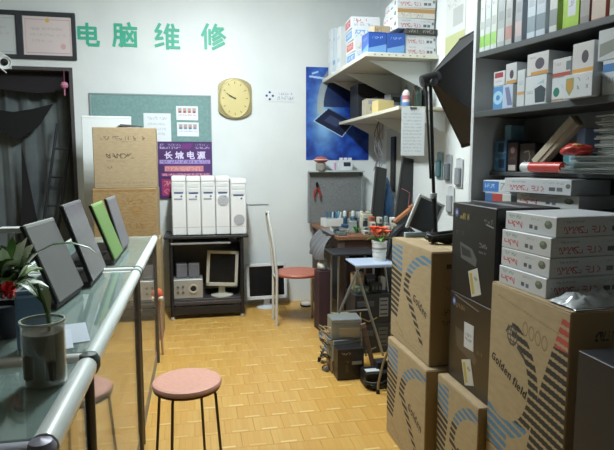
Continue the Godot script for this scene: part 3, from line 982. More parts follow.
func doorway_things() -> void:
	# dark cloth and a leaning ladder inside the doorway
	var cloth := noisy(Color("3f4143"), Color("575a5c"), 0.02, Vector3(1.5, 1.5, 1.5), 0.95, 12)
	var t := thing("door_curtain", "grey green stained sheet hanging in the dark doorway", "curtain", Vector3(-1.6, 0.0, -5.62))
	var pts := []
	for i in 22:
		var row := []
		for j in 40:
			var x := -0.46 + 0.92 * j / 39.0
			var y := 0.35 + 1.78 * i / 21.0
			row.append(Vector3(x, y, 0.02 * sin(j * 0.9) + 0.01 * sin(j * 2.3 + i * 0.2)))
		pts.append(row)
	var b := MB.new()
	b.grid(pts, 0.002)
	var sheet := noisy(Color("50565a"), Color("75807e"), 0.008, Vector3(0.9, 0.9, 0.9), 0.95, 21)
	put("cloth", b, sheet, t)
	ptube("curtain_rod", [Vector3(-0.46, 2.14, 0.0), Vector3(0.46, 2.14, 0.0)], 0.012, mat("2a2a2c", 0.5), t)
	t = thing("black_swag", "black cloth swag with pointed middle hung in the doorway", "cloth", Vector3(-1.6, 1.6, -5.5))
	b = MB.new()
	b.prism(PackedVector2Array([Vector2(-0.32, 0.32), Vector2(-0.14, 0.27), Vector2(0.0, 0.25), Vector2(0.16, 0.28), Vector2(0.34, 0.33), Vector2(0.2, 0.12), Vector2(0.02, 0.0), Vector2(-0.12, 0.08)]), 0.015)
	put("swag", b, mat("141416", 0.9), t)
	b = MB.new()
	b.prism(PackedVector2Array([Vector2(0.05, -0.05), Vector2(0.12, -0.55), Vector2(0.2, -1.1), Vector2(-0.02, -1.1), Vector2(0.03, -0.5)]), 0.012)
	put("hanging_strip", b, mat("19191b", 0.9), t)
	b = MB.new()
	b.prism(PackedVector2Array([Vector2(-0.47, 0.61), Vector2(0.47, 0.61), Vector2(0.47, 0.44), Vector2(0.2, 0.42), Vector2(-0.1, 0.45), Vector2(-0.47, 0.42)]), 0.02)
	put("valance", b, mat("232024", 0.9), t)
	t = thing("folding_ladder", "dark metal ladder leaning in the doorway", "ladder", Vector3(-1.25, 0, -5.44))
	for s in [0.0, 0.14]:
		ptube("stile", [Vector3(-0.28 + s, 0.0, 0.02), Vector3(0.02 + s * 0.9, 1.75, -0.03)], 0.012, mat("3a3a3d", 0.5, 0.4), t, 8)
	for k in 6:
		var f := 0.12 + 0.15 * k
		ptube("rung", [Vector3(-0.28 + 0.3 * f, 1.75 * f, 0.015 - 0.05 * f), Vector3(-0.14 + 0.287 * f, 1.75 * f, 0.015 - 0.05 * f)], 0.009, mat("3a3a3d", 0.5, 0.4), t, 8)
	t = thing("pink_ornament", "small pink ornament hanging at the corner of the doorway", "ornament", Vector3(-1.13, 2.06, -5.36))
	plathe("knot", [Vector2(0, -0.03), Vector2(0.025, -0.02), Vector2(0.035, 0.0), Vector2(0.025, 0.025), Vector2(0, 0.035)], Vector3(0, 0.02, 0), mat("c07a94", 0.6), t, 12)
	ptube("cord", [Vector3(0, 0.05, 0), Vector3(0, 0.165, -0.01)], 0.003, mat("8f4a62", 0.6), t, 6)
	ptube("tassel", [Vector3(0, -0.01, 0), Vector3(0, -0.07, 0)], 0.008, mat("a85f7c", 0.7), t, 6)
	# security camera above the doorway
	t = thing("security_camera", "white bullet security camera above the doorway", "camera", Vector3(-1.6, 2.25, -5.38))
	pbox("wall_plate", Vector3(0, 0, 0.008), Vector3(0.08, 0.08, 0.016), mat("c7cbcb", 0.4), t)
	ptube("bracket_arm", [Vector3(0, 0, 0.01), Vector3(0.02, 0.01, 0.16), Vector3(0.06, -0.03, 0.3)], 0.014, mat("b5baba", 0.4), t, 10)
	var dir := Vector3(0.55, -0.35, 0.75).normalized()
	var bs := Basis(Quaternion(Vector3.UP, dir))
	plathe("camera_body", [Vector2(0, 0), Vector2(0.05, 0), Vector2(0.055, 0.01), Vector2(0.055, 0.2), Vector2(0.048, 0.2), Vector2(0.045, 0.185), Vector2(0, 0.185)], Vector3(0.0, 0.02, 0.27), mat("d5d9d8", 0.35), t, 18, bs)
	plathe("lens", [Vector2(0, 0.186), Vector2(0.03, 0.186), Vector2(0.03, 0.192), Vector2(0, 0.196)], Vector3(0.0, 0.02, 0.27), mat("15161a", 0.15), t, 14, bs)
	b = MB.new()
	b.cbox(Vector3(0, 0.12, 0.056), Vector3(0.1, 0.24, 0.008), 0.002, Transform3D(bs, Vector3(0.0, 0.02, 0.27)))
	put("sun_visor", b, mat("d5d9d8", 0.35), t)

# ---------------------------------------------------------------- desk by the wall
func tower_pc(label: String, x: float, w: float, h: float, z: float, vent: float) -> void:
	var t := thing("tower_computer", label, "computer", Vector3(x, 0.751, z), 0, "white computer towers on the desk")
	var white := mat("d9dcdb", 0.4)
	pbox("case", Vector3(0, h / 2, -0.2), Vector3(w - 0.004, h, 0.36), white, t, 0.006)
	pbox("front_panel", Vector3(0, h / 2, -0.012), Vector3(w - 0.006, h - 0.006, 0.026), mat("e3e5e4", 0.35), t, 0.008)
	pbox("top_trim", Vector3(0, h - 0.022, 0.0), Vector3(w - 0.01, 0.04, 0.012), mat("eceeed", 0.3), t, 0.003)
	for k in 2:
		pbox("drive_bay", Vector3(0, h - 0.075 - 0.045 * k, 0.001), Vector3(w - 0.03, 0.036, 0.006), mat("d3d6d6", 0.4), t, 0.002)
	pbox("blue_badge", Vector3(0.0, h - 0.145, 0.0025), Vector3(w * 0.62, 0.012, 0.004), mat("4b5a84", 0.4), t, 0.001)
	plathe("power_button", [Vector2(0, 0), Vector2(0.009, 0), Vector2(0.008, 0.006), Vector2(0, 0.006)], Vector3(w * 0.18, h - 0.175, 0.0), mat("56648c", 0.4), t, 12, Basis(Vector3.RIGHT, PI / 2))
	if vent > 0.0:
		var c := Vector3(0.004, vent, 0.0)
		plathe("fan_grille", [Vector2(0, 0), Vector2(0.05, 0), Vector2(0.048, 0.005), Vector2(0, 0.005)], c, mat("a9abb0", 0.5), t, 24, Basis(Vector3.RIGHT, PI / 2))
		for r in [0.016, 0.03, 0.044]:
			var ring := []
			for k in 25:
				ring.append(c + Vector3(cos(TAU * k / 24.0) * r, sin(TAU * k / 24.0) * r, 0.006))
			ptube("grille_ring", ring, 0.0025, mat("c9cbce", 0.4), t, 6)
	else:
		pbox("port_strip", Vector3(-0.005, h * 0.62, 0.001), Vector3(w * 0.55, 0.014, 0.005), mat("9298a0", 0.5), t, 0.001)
	pbox("foot_trim", Vector3(0, 0.075, 0.001), Vector3(w - 0.014, 0.004, 0.004), mat("b5b9ba", 0.5), t, 0.001)

func flat_monitor(called: String, label: String, at: Vector3, turn: float, w: float, h: float, lift: float, roll: float, shell_m: Material, tilt := -4.0) -> void:
	var t := thing(called, label, "monitor", at, turn)
	plathe("monitor_foot", [Vector2(0, 0), Vector2(0.1, 0), Vector2(0.1, 0.008), Vector2(0.04, 0.02), Vector2(0, 0.02)], Vector3(0, 0, -0.03), shell_m, t, 24)
	pbox("neck", Vector3(0, lift * 0.5 + 0.04, -0.045), Vector3(0.06, lift + 0.08, 0.025), shell_m, t, 0.004)
	var tr := Transform3D(Basis(Vector3.BACK, deg_to_rad(roll)) * Basis(Vector3.RIGHT, deg_to_rad(tilt)), Vector3(0, lift, 0))
	var b := MB.new()
	var e := 0.028
	b.cbox(Vector3(0, h / 2, -0.016), Vector3(w, h, 0.03), 0.006, tr)
	var back := put("monitor_back", b, shell_m, t)
	b = MB.new()
	b.cbox(Vector3(0, e * 0.6, 0.004), Vector3(w, e * 1.2, 0.012), 0.003, tr)
	b.cbox(Vector3(0, h - e / 2, 0.004), Vector3(w, e, 0.012), 0.003, tr)
	b.cbox(Vector3(-w / 2 + e / 2, h / 2, 0.004), Vector3(e, h, 0.012), 0.003, tr)
	b.cbox(Vector3(w / 2 - e / 2, h / 2, 0.004), Vector3(e, h, 0.012), 0.003, tr)
	put("bezel", b, shell_m, back)
	b = MB.new()
	b.box(Vector3(0, h / 2, 0.001), Vector3(w - 2 * e + 0.002, h - 2 * e + 0.002, 0.004), tr)
	put("screen_glass", b, mat("15171a", 0.22), t)

func desk_group() -> void:
	var blk := mat("1d1d20", 0.45)
	var t := thing("printer_desk", "black slatted computer desk by the wall with chrome feet", "desk", Vector3(0.085, 0, -5.12))
	pbox("desk_top", Vector3(0, 0.74, 0), Vector3(0.74, 0.022, 0.46), mat("2a2a2c", 0.35), t, 0.004)
	for x in [-0.31, 0.31]:
		for z in [0.2, -0.2]:
			ptube("leg", [Vector3(x, 0.03, z), Vector3(x, 0.73, z)], 0.017, blk, t, 10)
			plathe("foot", [Vector2(0, 0), Vector2(0.016, 0), Vector2(0.019, 0.015), Vector2(0.012, 0.03), Vector2(0, 0.03)], Vector3(x, 0, z), mat("cfd2d4", 0.25, 0.5), t, 12)
		pbox("side_panel", Vector3(x, 0.4, 0), Vector3(0.012, 0.5, 0.36), blk, t)
		pbox("side_rail", Vector3(x, 0.09, 0), Vector3(0.02, 0.03, 0.36), blk, t)
	pbox("keyboard_tray", Vector3(-0.05, 0.685, 0.06), Vector3(0.52, 0.014, 0.34), mat("8b8a86", 0.5), t)
	pbox("lower_shelf", Vector3(0, 0.17, 0), Vector3(0.6, 0.022, 0.4), mat("3a383a", 0.4), t)
	pbox("back_panel", Vector3(0, 0.45, -0.19), Vector3(0.6, 0.42, 0.01), mat("6a6864", 0.6), t)
	pbox("front_rail", Vector3(0, 0.075, 0.19), Vector3(0.6, 0.07, 0.02), blk, t)
	pbox("shelf_rail", Vector3(0, 0.145, 0.205), Vector3(0.6, 0.03, 0.012), mat("3f3c40", 0.4), t)
	# on the desk
	tower_pc("white tower computer at the notice board end of the row", -0.147, 0.127, 0.525, -4.945, 0)
	tower_pc("white tower computer second in the row from the notice board", -0.02, 0.127, 0.522, -4.94, 0)
	tower_pc("white tower computer in the middle of the row on the desk", 0.107, 0.127, 0.524, -4.942, 0)
	tower_pc("white tower computer with round grille high on its front", 0.234, 0.127, 0.523, -4.94, 0.31)
	tower_pc("shorter white tower computer with round grille low on its front", 0.373, 0.145, 0.5, -4.93, 0.135)
	# inside
	t = thing("speaker_unit", "silver amplifier box with a round dark cone inside the desk", "speaker", Vector3(-0.085, 0.1815, -4.99))
	pbox("cabinet", Vector3(0, 0.0875, -0.05), Vector3(0.26, 0.175, 0.2), mat("a9aaa6", 0.35, 0.3), t, 0.006)
	plathe("cone_ring", [Vector2(0.02, 0), Vector2(0.042, 0), Vector2(0.04, 0.01), Vector2(0.03, 0.01), Vector2(0.024, 0.002)], Vector3(0.045, 0.09, 0.05), mat("c9cac6", 0.3, 0.4), t, 24, Basis(Vector3.RIGHT, PI / 2))
	plathe("cone", [Vector2(0, 0), Vector2(0.026, 0), Vector2(0.024, 0.004), Vector2(0, 0.006)], Vector3(0.045, 0.09, 0.05), mat("1b1b1d", 0.4), t, 20, Basis(Vector3.RIGHT, PI / 2))
	for k in 4:
		plathe("dial_knob", [Vector2(0, 0), Vector2(0.012, 0), Vector2(0.01, 0.01), Vector2(0, 0.01)], Vector3(-0.09 + 0.045 * (k % 2), 0.06 + 0.05 * int(k / 2.0), 0.05), mat("5e5e60", 0.4), t, 12, Basis(Vector3.RIGHT, PI / 2))
	for k in 2:
		t = thing("satellite_speaker", ["small grey satellite speaker on the silver amplifier, by the desk leg", "small grey satellite speaker on the silver amplifier, by the monitor"][k], "speaker", Vector3(-0.14 + 0.108 * k, 0.3575, -5.02), 4 - 9 * k)
		pbox("speaker_body", Vector3(0, 0.065, -0.03), Vector3(0.098, 0.13, 0.09), mat("77767c", 0.5), t, 0.006)
		pbox("speaker_cloth", Vector3(0, 0.065, 0.017), Vector3(0.086, 0.115, 0.005), mat("6a696f", 0.8), t)
	flat_monitor("desk_monitor", "pale flat monitor with black screen inside the desk", Vector3(0.215, 0.1815, -5.0), -3, 0.285, 0.325, 0.09, -3, mat("b6b4a6", 0.4))
	flat_monitor("floor_monitor", "white flat monitor with black screen on the floor by the wall", Vector3(0.655, 0.0, -5.17), 4, 0.395, 0.345, 0.085, 0, mat("d4d8da", 0.4), -7)
	# floor pieces by the wall
	t = thing("floor_disc", "white and black round gadget on the floor by the wall", "gadget", Vector3(1.04, 0, -5.16))
	plathe("disc_base", [Vector2(0, 0), Vector2(0.06, 0), Vector2(0.066, 0.02), Vector2(0, 0.02)], Vector3.ZERO, mat("1f2022", 0.4), t, 24)
	plathe("disc_cap", [Vector2(0.055, 0.02), Vector2(0.05, 0.032), Vector2(0, 0.038)], Vector3.ZERO, mat("d6d8d8", 0.35), t, 24)
	# flowery stick leaning on the counter end
	t = thing("feather_duster", "pinkish stick with orange and white head beside the counter", "duster", Vector3(-0.262, 0, -4.02))
	ptube("stick", [Vector3(0, 0.0, 0), Vector3(-0.015, 0.42, 0.0)], 0.008, mat("b58a78", 0.6), t, 8)
	var fn := FastNoiseLite.new()
	fn.seed = 3
	var b := MB.new()
	b.blob(Vector3(-0.016, 0.45, 0), Vector3(0.032, 0.045, 0.032), fn, 0.4, 2.0)
	put("duster_head", b, mat("c8603c", 0.8), t)
	b = MB.new()
	b.blob(Vector3(-0.002, 0.425, 0.016), Vector3(0.02, 0.022, 0.02), fn, 0.4, 6.0)
	put("duster_tuft", b, mat("d9c9be", 0.8), t)
	# cartons beside the notice board
	var card := noisy(Color("97835f"), Color("a99570"), 0.03, Vector3(1.6, 1.6, 1.6), 0.8, 31)
	t = thing("tall_carton", "brown carton with dark printed lines standing before the notice board", "carton", Vector3(-0.525, 1.2, -4.55), 2)
	var im := pr(220, 240, "a39070", [["t", 0.12, 0.14, 0.62, 0.2, "6d6152"], ["t", 0.64, 0.14, 0.85, 0.2, "574a3a"], ["t", 0.3, 0.22, 0.6, 0.245, "8a7a60"], ["t", 0.2, 0.43, 0.66, 0.5, "40352b"], ["t", 0.2, 0.54, 0.5, 0.56, "8a7a60"], ["t", 0.2, 0.63, 0.3, 0.67, "6d6152"], ["t", 0.74, 0.74, 0.84, 0.77, "86765c"], ["t", 0.03, 0.9, 0.95, 0.93, "8a7a60"], ["l", P([0.02, 0.97, 0.98, 0.96]), 0.006, "8a7654"]], 12)
	part("carton_body", box_mesh(Vector3(0.46, 0.46, 0.28), 0.004, card, {"front": ink(im, 0.8, 0.08)}), t)
	pbox("flap", Vector3(0, 0.463, -0.04), Vector3(0.44, 0.004, 0.18), card, t, 0.001)
	t = thing("worn_carton", "worn orange brown carton under the printed carton", "carton", Vector3(-0.53, 0.81, -4.54), -1)
	im = pr(220, 180, "9c8158", [["t", 0.5, 0.2, 0.8, 0.3, "8a6b3f"], ["c", 0.68, 0.45, 0.12, "9a7a4c"], ["t", 0.55, 0.7, 0.85, 0.8, "8a6b3f"], ["r", 0.0, 0.0, 1.0, 0.06, "957347"]], 15)
	part("carton_body", box_mesh(Vector3(0.47, 0.388, 0.29), 0.004, card, {"front": ink(im, 0.8, 0.14)}), t)
	pbox("tape", Vector3(0, 0.3885, 0), Vector3(0.46, 0.001, 0.05), mat("b49a6c", 0.4), t, 0.0002)
	t = thing("support_carton", "plain brown carton on the floor under the worn carton", "carton", Vector3(-0.53, 0, -4.54))
	part("carton_body", box_mesh(Vector3(0.5, 0.809, 0.32), 0.004, card), t)
	pbox("tape", Vector3(0, 0.4, 0.1605), Vector3(0.05, 0.8, 0.001), mat("b49a6c", 0.4), t, 0.0002)
	# small cable coil on the printed carton
	t = thing("cord_coil", "thin dark cord lying coiled on the printed carton", "cable", Vector3(-0.5, 1.6655, -4.55))
	var pts := []
	for k in 30:
		var a := TAU * k / 12.0
		pts.append(Vector3(cos(a) * (0.09 + 0.03 * sin(k)), 0.007 + 0.004 * sin(k * 0.7) + 0.0004 * k, sin(a) * 0.05))
	ptube("cord", pts, 0.004, mat("4a4d52", 0.6), t, 6)
	t = thing("foam_board", "white foam board leaning behind the printed carton", "board", Vector3(-0.73, 0, -4.92), 2)
	b = MB.new()
	b.cbox(Vector3(0, 0.895, 0), Vector3(0.4, 1.79, 0.03), 0.004, Transform3D(Basis(Vector3.RIGHT, -0.06), Vector3(0, 0.002, 0)))
	put("foam_sheet", b, mat("dde3e2", 0.6), t)
	b = MB.new()
	b.cbox(Vector3(0, 1.78, 0.002), Vector3(0.404, 0.02, 0.032), 0.004, Transform3D(Basis(Vector3.RIGHT, -0.06), Vector3(0, 0.002, 0)))
	put("edge_strip", b, mat("e8ecec", 0.5), t)

# ---------------------------------------------------------------- seats
func stools() -> void:
	var t := thing("round_stool", "round stool with terracotta seat and thin dark legs beside the counter", "stool", Vector3(-0.056, 0, -2.378))
	var seat := noisy(Color("cb9480"), Color("d5a08c"), 0.04, Vector3(4, 4, 4), 0.55, 8)
	plathe("seat", [Vector2(0, 0.426), Vector2(0.14, 0.426), Vector2(0.149, 0.431), Vector2(0.151, 0.44), Vector2(0.146, 0.449), Vector2(0.132, 0.452), Vector2(0, 0.452)], Vector3.ZERO, seat, t, 40)
	plathe("seat_band", [Vector2(0.137, 0.418), Vector2(0.144, 0.418), Vector2(0.144, 0.428), Vector2(0.137, 0.428)], Vector3.ZERO, mat("4a4038", 0.4, 0.4), t, 40)
	for k in 4:
		var a := TAU * k / 4.0 + 0.45
		var d := Vector3(cos(a), 0, sin(a))
		ptube("leg", [d * 0.1 + Vector3.UP * 0.42, d * 0.126 + Vector3.UP * 0.416, d * 0.134 + Vector3.UP * 0.4, d * 0.137 + Vector3.UP * 0.36, d * 0.165], 0.0065, mat("5c5048", 0.35, 0.6), t, 8)
		plathe("rubber_tip", [Vector2(0, 0), Vector2(0.01, 0), Vector2(0.009, 0.02), Vector2(0, 0.02)], d * 0.165, mat("1d1d1d", 0.7), t, 8)
	t = thing("tube_chair", "chair with red brown round seat and white tube frame by the bench", "chair", Vector3(0.86, 0, -4.66))
	var white := mat("d2d5d0", 0.3, 0.1)
	plathe("seat", [Vector2(0, 0.422), Vector2(0.19, 0.422), Vector2(0.2, 0.43), Vector2(0.203, 0.442), Vector2(0.195, 0.452), Vector2(0.17, 0.456), Vector2(0, 0.456)], Vector3.ZERO, noisy(Color("a25b48"), Color("b66d58"), 0.04, Vector3(4, 4, 4), 0.5, 9), t, 36)
	for s in [-1, 1]:
		ptube("back_leg", [Vector3(-0.205, 0, 0.11 * s), Vector3(-0.2, 0.45, 0.11 * s), Vector3(-0.225, 0.7, 0.1 * s), Vector3(-0.26, 0.93, 0.07 * s), Vector3(-0.262, 0.97, 0.05 * s)], 0.0125, white, t, 10)
		ptube("leg", [Vector3(0.1, 0.425, 0.1 * s), Vector3(0.135, 0.41, 0.11 * s), Vector3(0.15, 0.36, 0.115 * s), Vector3(0.155, 0.0, 0.12 * s)], 0.0125, white, t, 10)
	ptube("seat_rail", [Vector3(-0.2, 0.415, 0.11), Vector3(-0.2, 0.415, -0.11)], 0.009, white, t, 8)
	ptube("top_rail", [Vector3(-0.262, 0.97, 0.05), Vector3(-0.264, 0.975, 0.0), Vector3(-0.262, 0.97, -0.05)], 0.0125, white, t, 10)
	pbox("seat_bracket", Vector3(0, 0.418, 0), Vector3(0.24, 0.008, 0.05), mat("6f6a60", 0.4, 0.4), t)
	pbox("clip", Vector3(-0.268, 0.962, 0.055), Vector3(0.03, 0.02, 0.016), mat("3f4246", 0.4), t)

# ---------------------------------------------------------------- boxes with print
func small_box(called: String, label: String, at: Vector3, s: Vector3, turn: float, side: Material, faces := {}, group := "", cat := "box") -> Node3D:
	var t := thing(called, label, cat, at, turn, group)
	part("box_body", box_mesh(s, 0.0015, side, faces), t)
	pbox("lid_flap", Vector3(0, s.y + 0.0004, s.z * 0.08), Vector3(s.x * 0.96, 0.0008, s.z * 0.8), side, t, 0.0002)
	return t

func board_box_prints() -> Array:
	# long face and short face of the white motherboard boxes
	var long := pr(320, 64, "cfd2d4", [["t", 0.08, 0.16, 0.36, 0.29, "7f9296"], ["t", 0.62, 0.16, 0.9, 0.28, "a1a7ab"], ["t", 0.06, 0.5, 0.64, 0.82, "b04a50"], ["r", 0.7, 0.52, 0.79, 0.8, "63676d"], ["r", 0.81, 0.52, 0.89, 0.8, "6d7177"], ["c", 0.96, 0.4, 0.16, "74776c"]], 21)
	var short := pr(200, 64, "d6d9da", [["t", 0.08, 0.14, 0.36, 0.3, "74a198"], ["t", 0.5, 0.16, 0.74, 0.28, "a3abaf"], ["t", 0.06, 0.5, 0.46, 0.82, "c8545a"], ["r", 0.5, 0.55, 0.57, 0.78, "5d6167"], ["r", 0.6, 0.58, 0.66, 0.8, "66717d"], ["c", 0.86, 0.42, 0.22, "6f766b"], ["c", 0.84, 0.32, 0.12, "8f9b80"]], 22)
	var top := pr(128, 128, "d3d6d7", [["p", P([0.35, 0.3, 0.75, 0.3, 0.8, 0.6, 0.3, 0.6]), "8a9499"], ["t", 0.1, 0.1, 0.6, 0.18, "a9b0b3"], ["t", 0.1, 0.75, 0.7, 0.85, "b98a8c"]], 23)
	return [ink(long, 0.35), ink(short, 0.35), ink(top, 0.3)]

var BOARD := []

func wall_shelves() -> void:
	BOARD = board_box_prints()
	var white := mat("d5d8d8", 0.4)
	var ply := mat("aeaa9c", 0.6)
	# upper board along the right wall
	var t := thing("upper_wall_shelf", "pale upper wall shelf loaded with boxes over the workbench", "shelf", Vector3(1.535, 2.2, -4.68))
	pbox("board", Vector3(0, -0.014, 0), Vector3(0.57, 0.026, 1.39), ply, t, 0.003)
	pbox("front_edging", Vector3(-0.29, -0.013, 0), Vector3(0.008, 0.032, 1.39), mat("d8d6c8", 0.5), t)
	pbox("end_edging", Vector3(0, -0.013, 0.698), Vector3(0.57, 0.032, 0.006), mat("d8d6c8", 0.5), t)
	for z in [0.55, -0.1, -0.6]:
		var b := MB.new()
		b.prism(PackedVector2Array([Vector2(0.284, -0.03), Vector2(-0.22, -0.03), Vector2(0.284, -0.26)]), 0.014, Transform3D(Basis(), Vector3(0, 0, z)))
		put("bracket", b, white, t)
	for k in 8:
		pbox("clip_hole", Vector3(-0.22 + 0.055 * k, -0.013, 0.7015), Vector3(0.014, 0.008, 0.002), mat("8a8c8a", 0.5), t, 0.0004)
	# lower board
	t = thing("lower_wall_shelf", "pale lower wall shelf cluttered with parts under the upper shelf", "shelf", Vector3(1.61, 1.79, -4.53))
	pbox("board", Vector3(0, -0.012, 0), Vector3(0.40, 0.022, 1.64), mat("b9b4a0", 0.6), t, 0.003)
	pbox("front_edging", Vector3(-0.203, -0.012, 0), Vector3(0.006, 0.026, 1.64), mat("cfcbb8", 0.5), t)
	for z in [0.7, 0.0, -0.7]:
		var b := MB.new()
		b.prism(PackedVector2Array([Vector2(0.2, -0.024), Vector2(-0.12, -0.024), Vector2(0.2, -0.18)]), 0.012, Transform3D(Basis(), Vector3(0, 0, z)))
		put("bracket", b, white, t)
	# --- goods on the upper shelf
	var Y := 2.2
	var blue := ink(pr(96, 96, "2b55a8", [["p", P([0.0, 0.75, 1.0, 0.55, 1.0, 1.0, 0.0, 1.0]), "6fa0d4"], ["t", 0.2, 0.2, 0.8, 0.3, "a9c4ea"], ["r", 0, 0, 1, 0.06, "1f3f88"]], 5), 0.3)
	var bluem := mat("2d57aa", 0.35)
	small_box("blue_box", "glossy blue box at the front corner of the upper wall shelf", Vector3(1.345, Y, -4.1), Vector3(0.14, 0.155, 0.17), 0, bluem, {"front": blue, "left": blue})
	small_box("blue_box", "glossy blue box between its twin and the white board boxes", Vector3(1.49, Y, -4.1), Vector3(0.14, 0.155, 0.17), 0, bluem, {"front": blue, "left": blue})
	small_box("beige_box", "small beige box on top of the blue boxes", Vector3(1.40, Y + 0.157, -4.13), Vector3(0.13, 0.06, 0.1), 4, mat("bba886", 0.6), {"front": ink(pr(96, 40, "bba886", [["t", 0.05, 0.2, 0.95, 0.8, "94805c"]], 8))})
	var bs := Vector3(0.245, 0.075, 0.3)
	for k in 2:
		small_box("board_box", ["white printed board box resting on the upper wall shelf", "white printed board box second up on the upper wall shelf"][k], Vector3(1.69, Y + 0.0765 * k, -4.17 - 0.01 * k), bs, 0, mat("d0d3d4", 0.4), {"front": BOARD[0], "left": BOARD[1]}, "white board boxes")
	small_box("dark_flat_box", "flat dark box sandwiched between white boxes on the wall shelf", Vector3(1.69, Y + 0.153, -4.16), Vector3(0.25, 0.04, 0.3), 0, mat("45443f", 0.5), {"front": ink(pr(128, 24, "3c3b38", [["t", 0.1, 0.25, 0.4, 0.75, "a09c90"], ["t", 0.55, 0.25, 0.9, 0.75, "a09c90"]], 4))})
	for k in 3:
		small_box("board_box", ["white board box lying on the flat dark box", "white board box with tan band, middle of the top stack", "white board box on the very top of the wall shelf"][k], Vector3(1.65 + 0.008 * k, Y + 0.195 + 0.078 * k, -4.2), Vector3(0.3, 0.076, 0.32), 2 - 3 * k, mat("d0d3d4", 0.4), {"front": BOARD[0] if k != 1 else ink(pr(256, 48, "d0cdc4", [["r", 0, 0.1, 1, 0.5, "b58d5a"], ["t", 0.1, 0.55, 0.7, 0.9, "9a9a98"]], 3), 0.4), "left": BOARD[1]}, "white board boxes")
	var colors := [["c9d2da", "4d84c0"], ["d6d8d6", "c05a5a"], ["cfd6dc", "5a8fc4"], ["d3d6d8", "b8505a"]]
	for k in 4:
		var a: Array = colors[k]
		small_box("retail_box", ["white retail box with blue side at the bottom of a stack on the wall shelf", "white retail box with red marks second up on the wall shelf", "white retail box with pale blue side third up on the wall shelf", "white retail box with crimson marks on top of the shelf stack"][k], Vector3(1.40 - 0.006 * k, Y + 0.091 * k, -4.5 - 0.01 * k), Vector3(0.24, 0.09, 0.24), 3 - 2 * k, mat(a[0], 0.4), {"left": ink(pr(96, 48, a[0], [["r", 0.1, 0.15, 0.9, 0.8, a[1]], ["t", 0.2, 0.3, 0.8, 0.6, "dfe6ea"]], k + 2), 0.35), "front": ink(pr(96, 48, a[0], [["t", 0.1, 0.2, 0.6, 0.5, a[1]], ["t", 0.1, 0.6, 0.8, 0.8, "9aa2a8"]], k + 12), 0.35)})
	for k in 3:
		small_box("upright_box", ["tall white upright box at the wall end of the upper shelf", "tall white upright box in the middle of three on the upper shelf", "tall white upright box leaning by the retail boxes on the upper shelf"][k], Vector3(1.39, Y, -5.2 + 0.16 * k), Vector3(0.24, 0.44 - 0.03 * k, 0.09), 3 * k, mat(["dde2e4", "c9d6df", "d6dadb"][k], 0.4), {"left": ink(pr(40, 128, ["dde2e4", "c9d6df", "d6dadb"][k], [["t", 0.2, 0.2, 0.8, 0.26, "8fa7bd"], ["r", 0.1, 0.7, 0.9, 0.8, ["c4d3de", "7fa0c4", "b9c7d4"][k]]], k), 0.4)})
	# --- goods on the lower shelf
	Y = 1.7895
	small_box("yellow_box", "small cream yellow box on the lower wall shelf", Vector3(1.5, Y, -4.32), Vector3(0.14, 0.1, 0.11), 8, mat("d3c184", 0.6))
	small_box("parts_carton", "pale parts carton behind the cream box on the lower shelf", Vector3(1.53, Y, -4.6), Vector3(0.2, 0.14, 0.16), -5, mat("b3ac98", 0.6), {"front": ink(pr(64, 48, "b3ac98", [["r", 0.1, 0.1, 0.9, 0.35, "8f9299"], ["t", 0.2, 0.5, 0.8, 0.7, "7c766a"]], 2))})
	small_box("grey_gadget_box", "grey gadget box with dark slots on the lower shelf", Vector3(1.64, Y, -4.45), Vector3(0.12, 0.17, 0.1), 10, mat("777a80", 0.5), {"front": ink(pr(48, 64, "777a80", [["r", 0.15, 0.15, 0.85, 0.4, "2f3338"], ["r", 0.2, 0.55, 0.8, 0.62, "b0b4b8"]], 2))})
	for k in 5:
		var x: float = [1.58, 1.66, 1.72, 1.70, 1.62][k]
		var z: float = [-4.02, -3.98, -4.0, -4.12, -4.16][k]
		t = thing("spray_bottle", ["white and red bottle with black cap on the lower wall shelf", "dark green bottle on the lower wall shelf end", "black bottle beside the dark green bottle", "brown bottle at the back of the lower shelf", "blue bottle standing behind the white and red bottle"][k], "bottle", Vector3(x, Y, z))
		var c: String = ["cfc6c4", "23382f", "1c1c20", "4a3426", "4f719c"][k]
		var h: float = [0.13, 0.12, 0.14, 0.15, 0.12][k]
		plathe("bottle_body", [Vector2(0, 0), Vector2(0.026, 0), Vector2(0.028, 0.005), Vector2(0.028, h), Vector2(0.02, h + 0.015), Vector2(0.01, h + 0.025), Vector2(0, h + 0.025)], Vector3.ZERO, mat(c, 0.35), t, 16)
		plathe("bottle_cap", [Vector2(0.012, h + 0.02), Vector2(0.014, h + 0.05), Vector2(0, h + 0.055)], Vector3.ZERO, mat("17181a", 0.4), t, 12)
		if k == 0:
			plathe("bottle_band", [Vector2(0.0285, 0.03), Vector2(0.0285, 0.06)], Vector3.ZERO, mat("5a7fae", 0.4), t, 16)
			plathe("bottle_band", [Vector2(0.0285, 0.08), Vector2(0.0285, 0.11)], Vector3.ZERO, mat("b06a70", 0.4), t, 16)
	small_box("dark_stock_box", "dark box standing at the wall end of the lower shelf", Vector3(1.62, Y, -5.05), Vector3(0.3, 0.32, 0.26), 0, mat("24262c", 0.6))
	small_box("dark_stock_box", "low black box under the bracket on the lower shelf", Vector3(1.68, Y, -4.76), Vector3(0.22, 0.18, 0.14), 4, mat("2b2c30", 0.6))
	# paper list hung on the end of the lower shelf
	t = thing("paper_list", "white paper list hanging from the end of the lower wall shelf", "paper", Vector3(1.51, 1.445, -3.7))
	var items := []
	for k in 12:
		items.append(["t", 0.1, 0.12 + 0.07 * k, 0.86, 0.145 + 0.07 * k, "b4c0c6"])
	items.append(["t", 0.35, 0.03, 0.65, 0.075, "8fa2b0"])
	part("sheet", box_mesh(Vector3(0.175, 0.335, 0.0015), 0.0004, mat("dbe0e2", 0.7), {"front": ink(pr(96, 180, "dbe0e2", items, 30), 0.7)}), t)
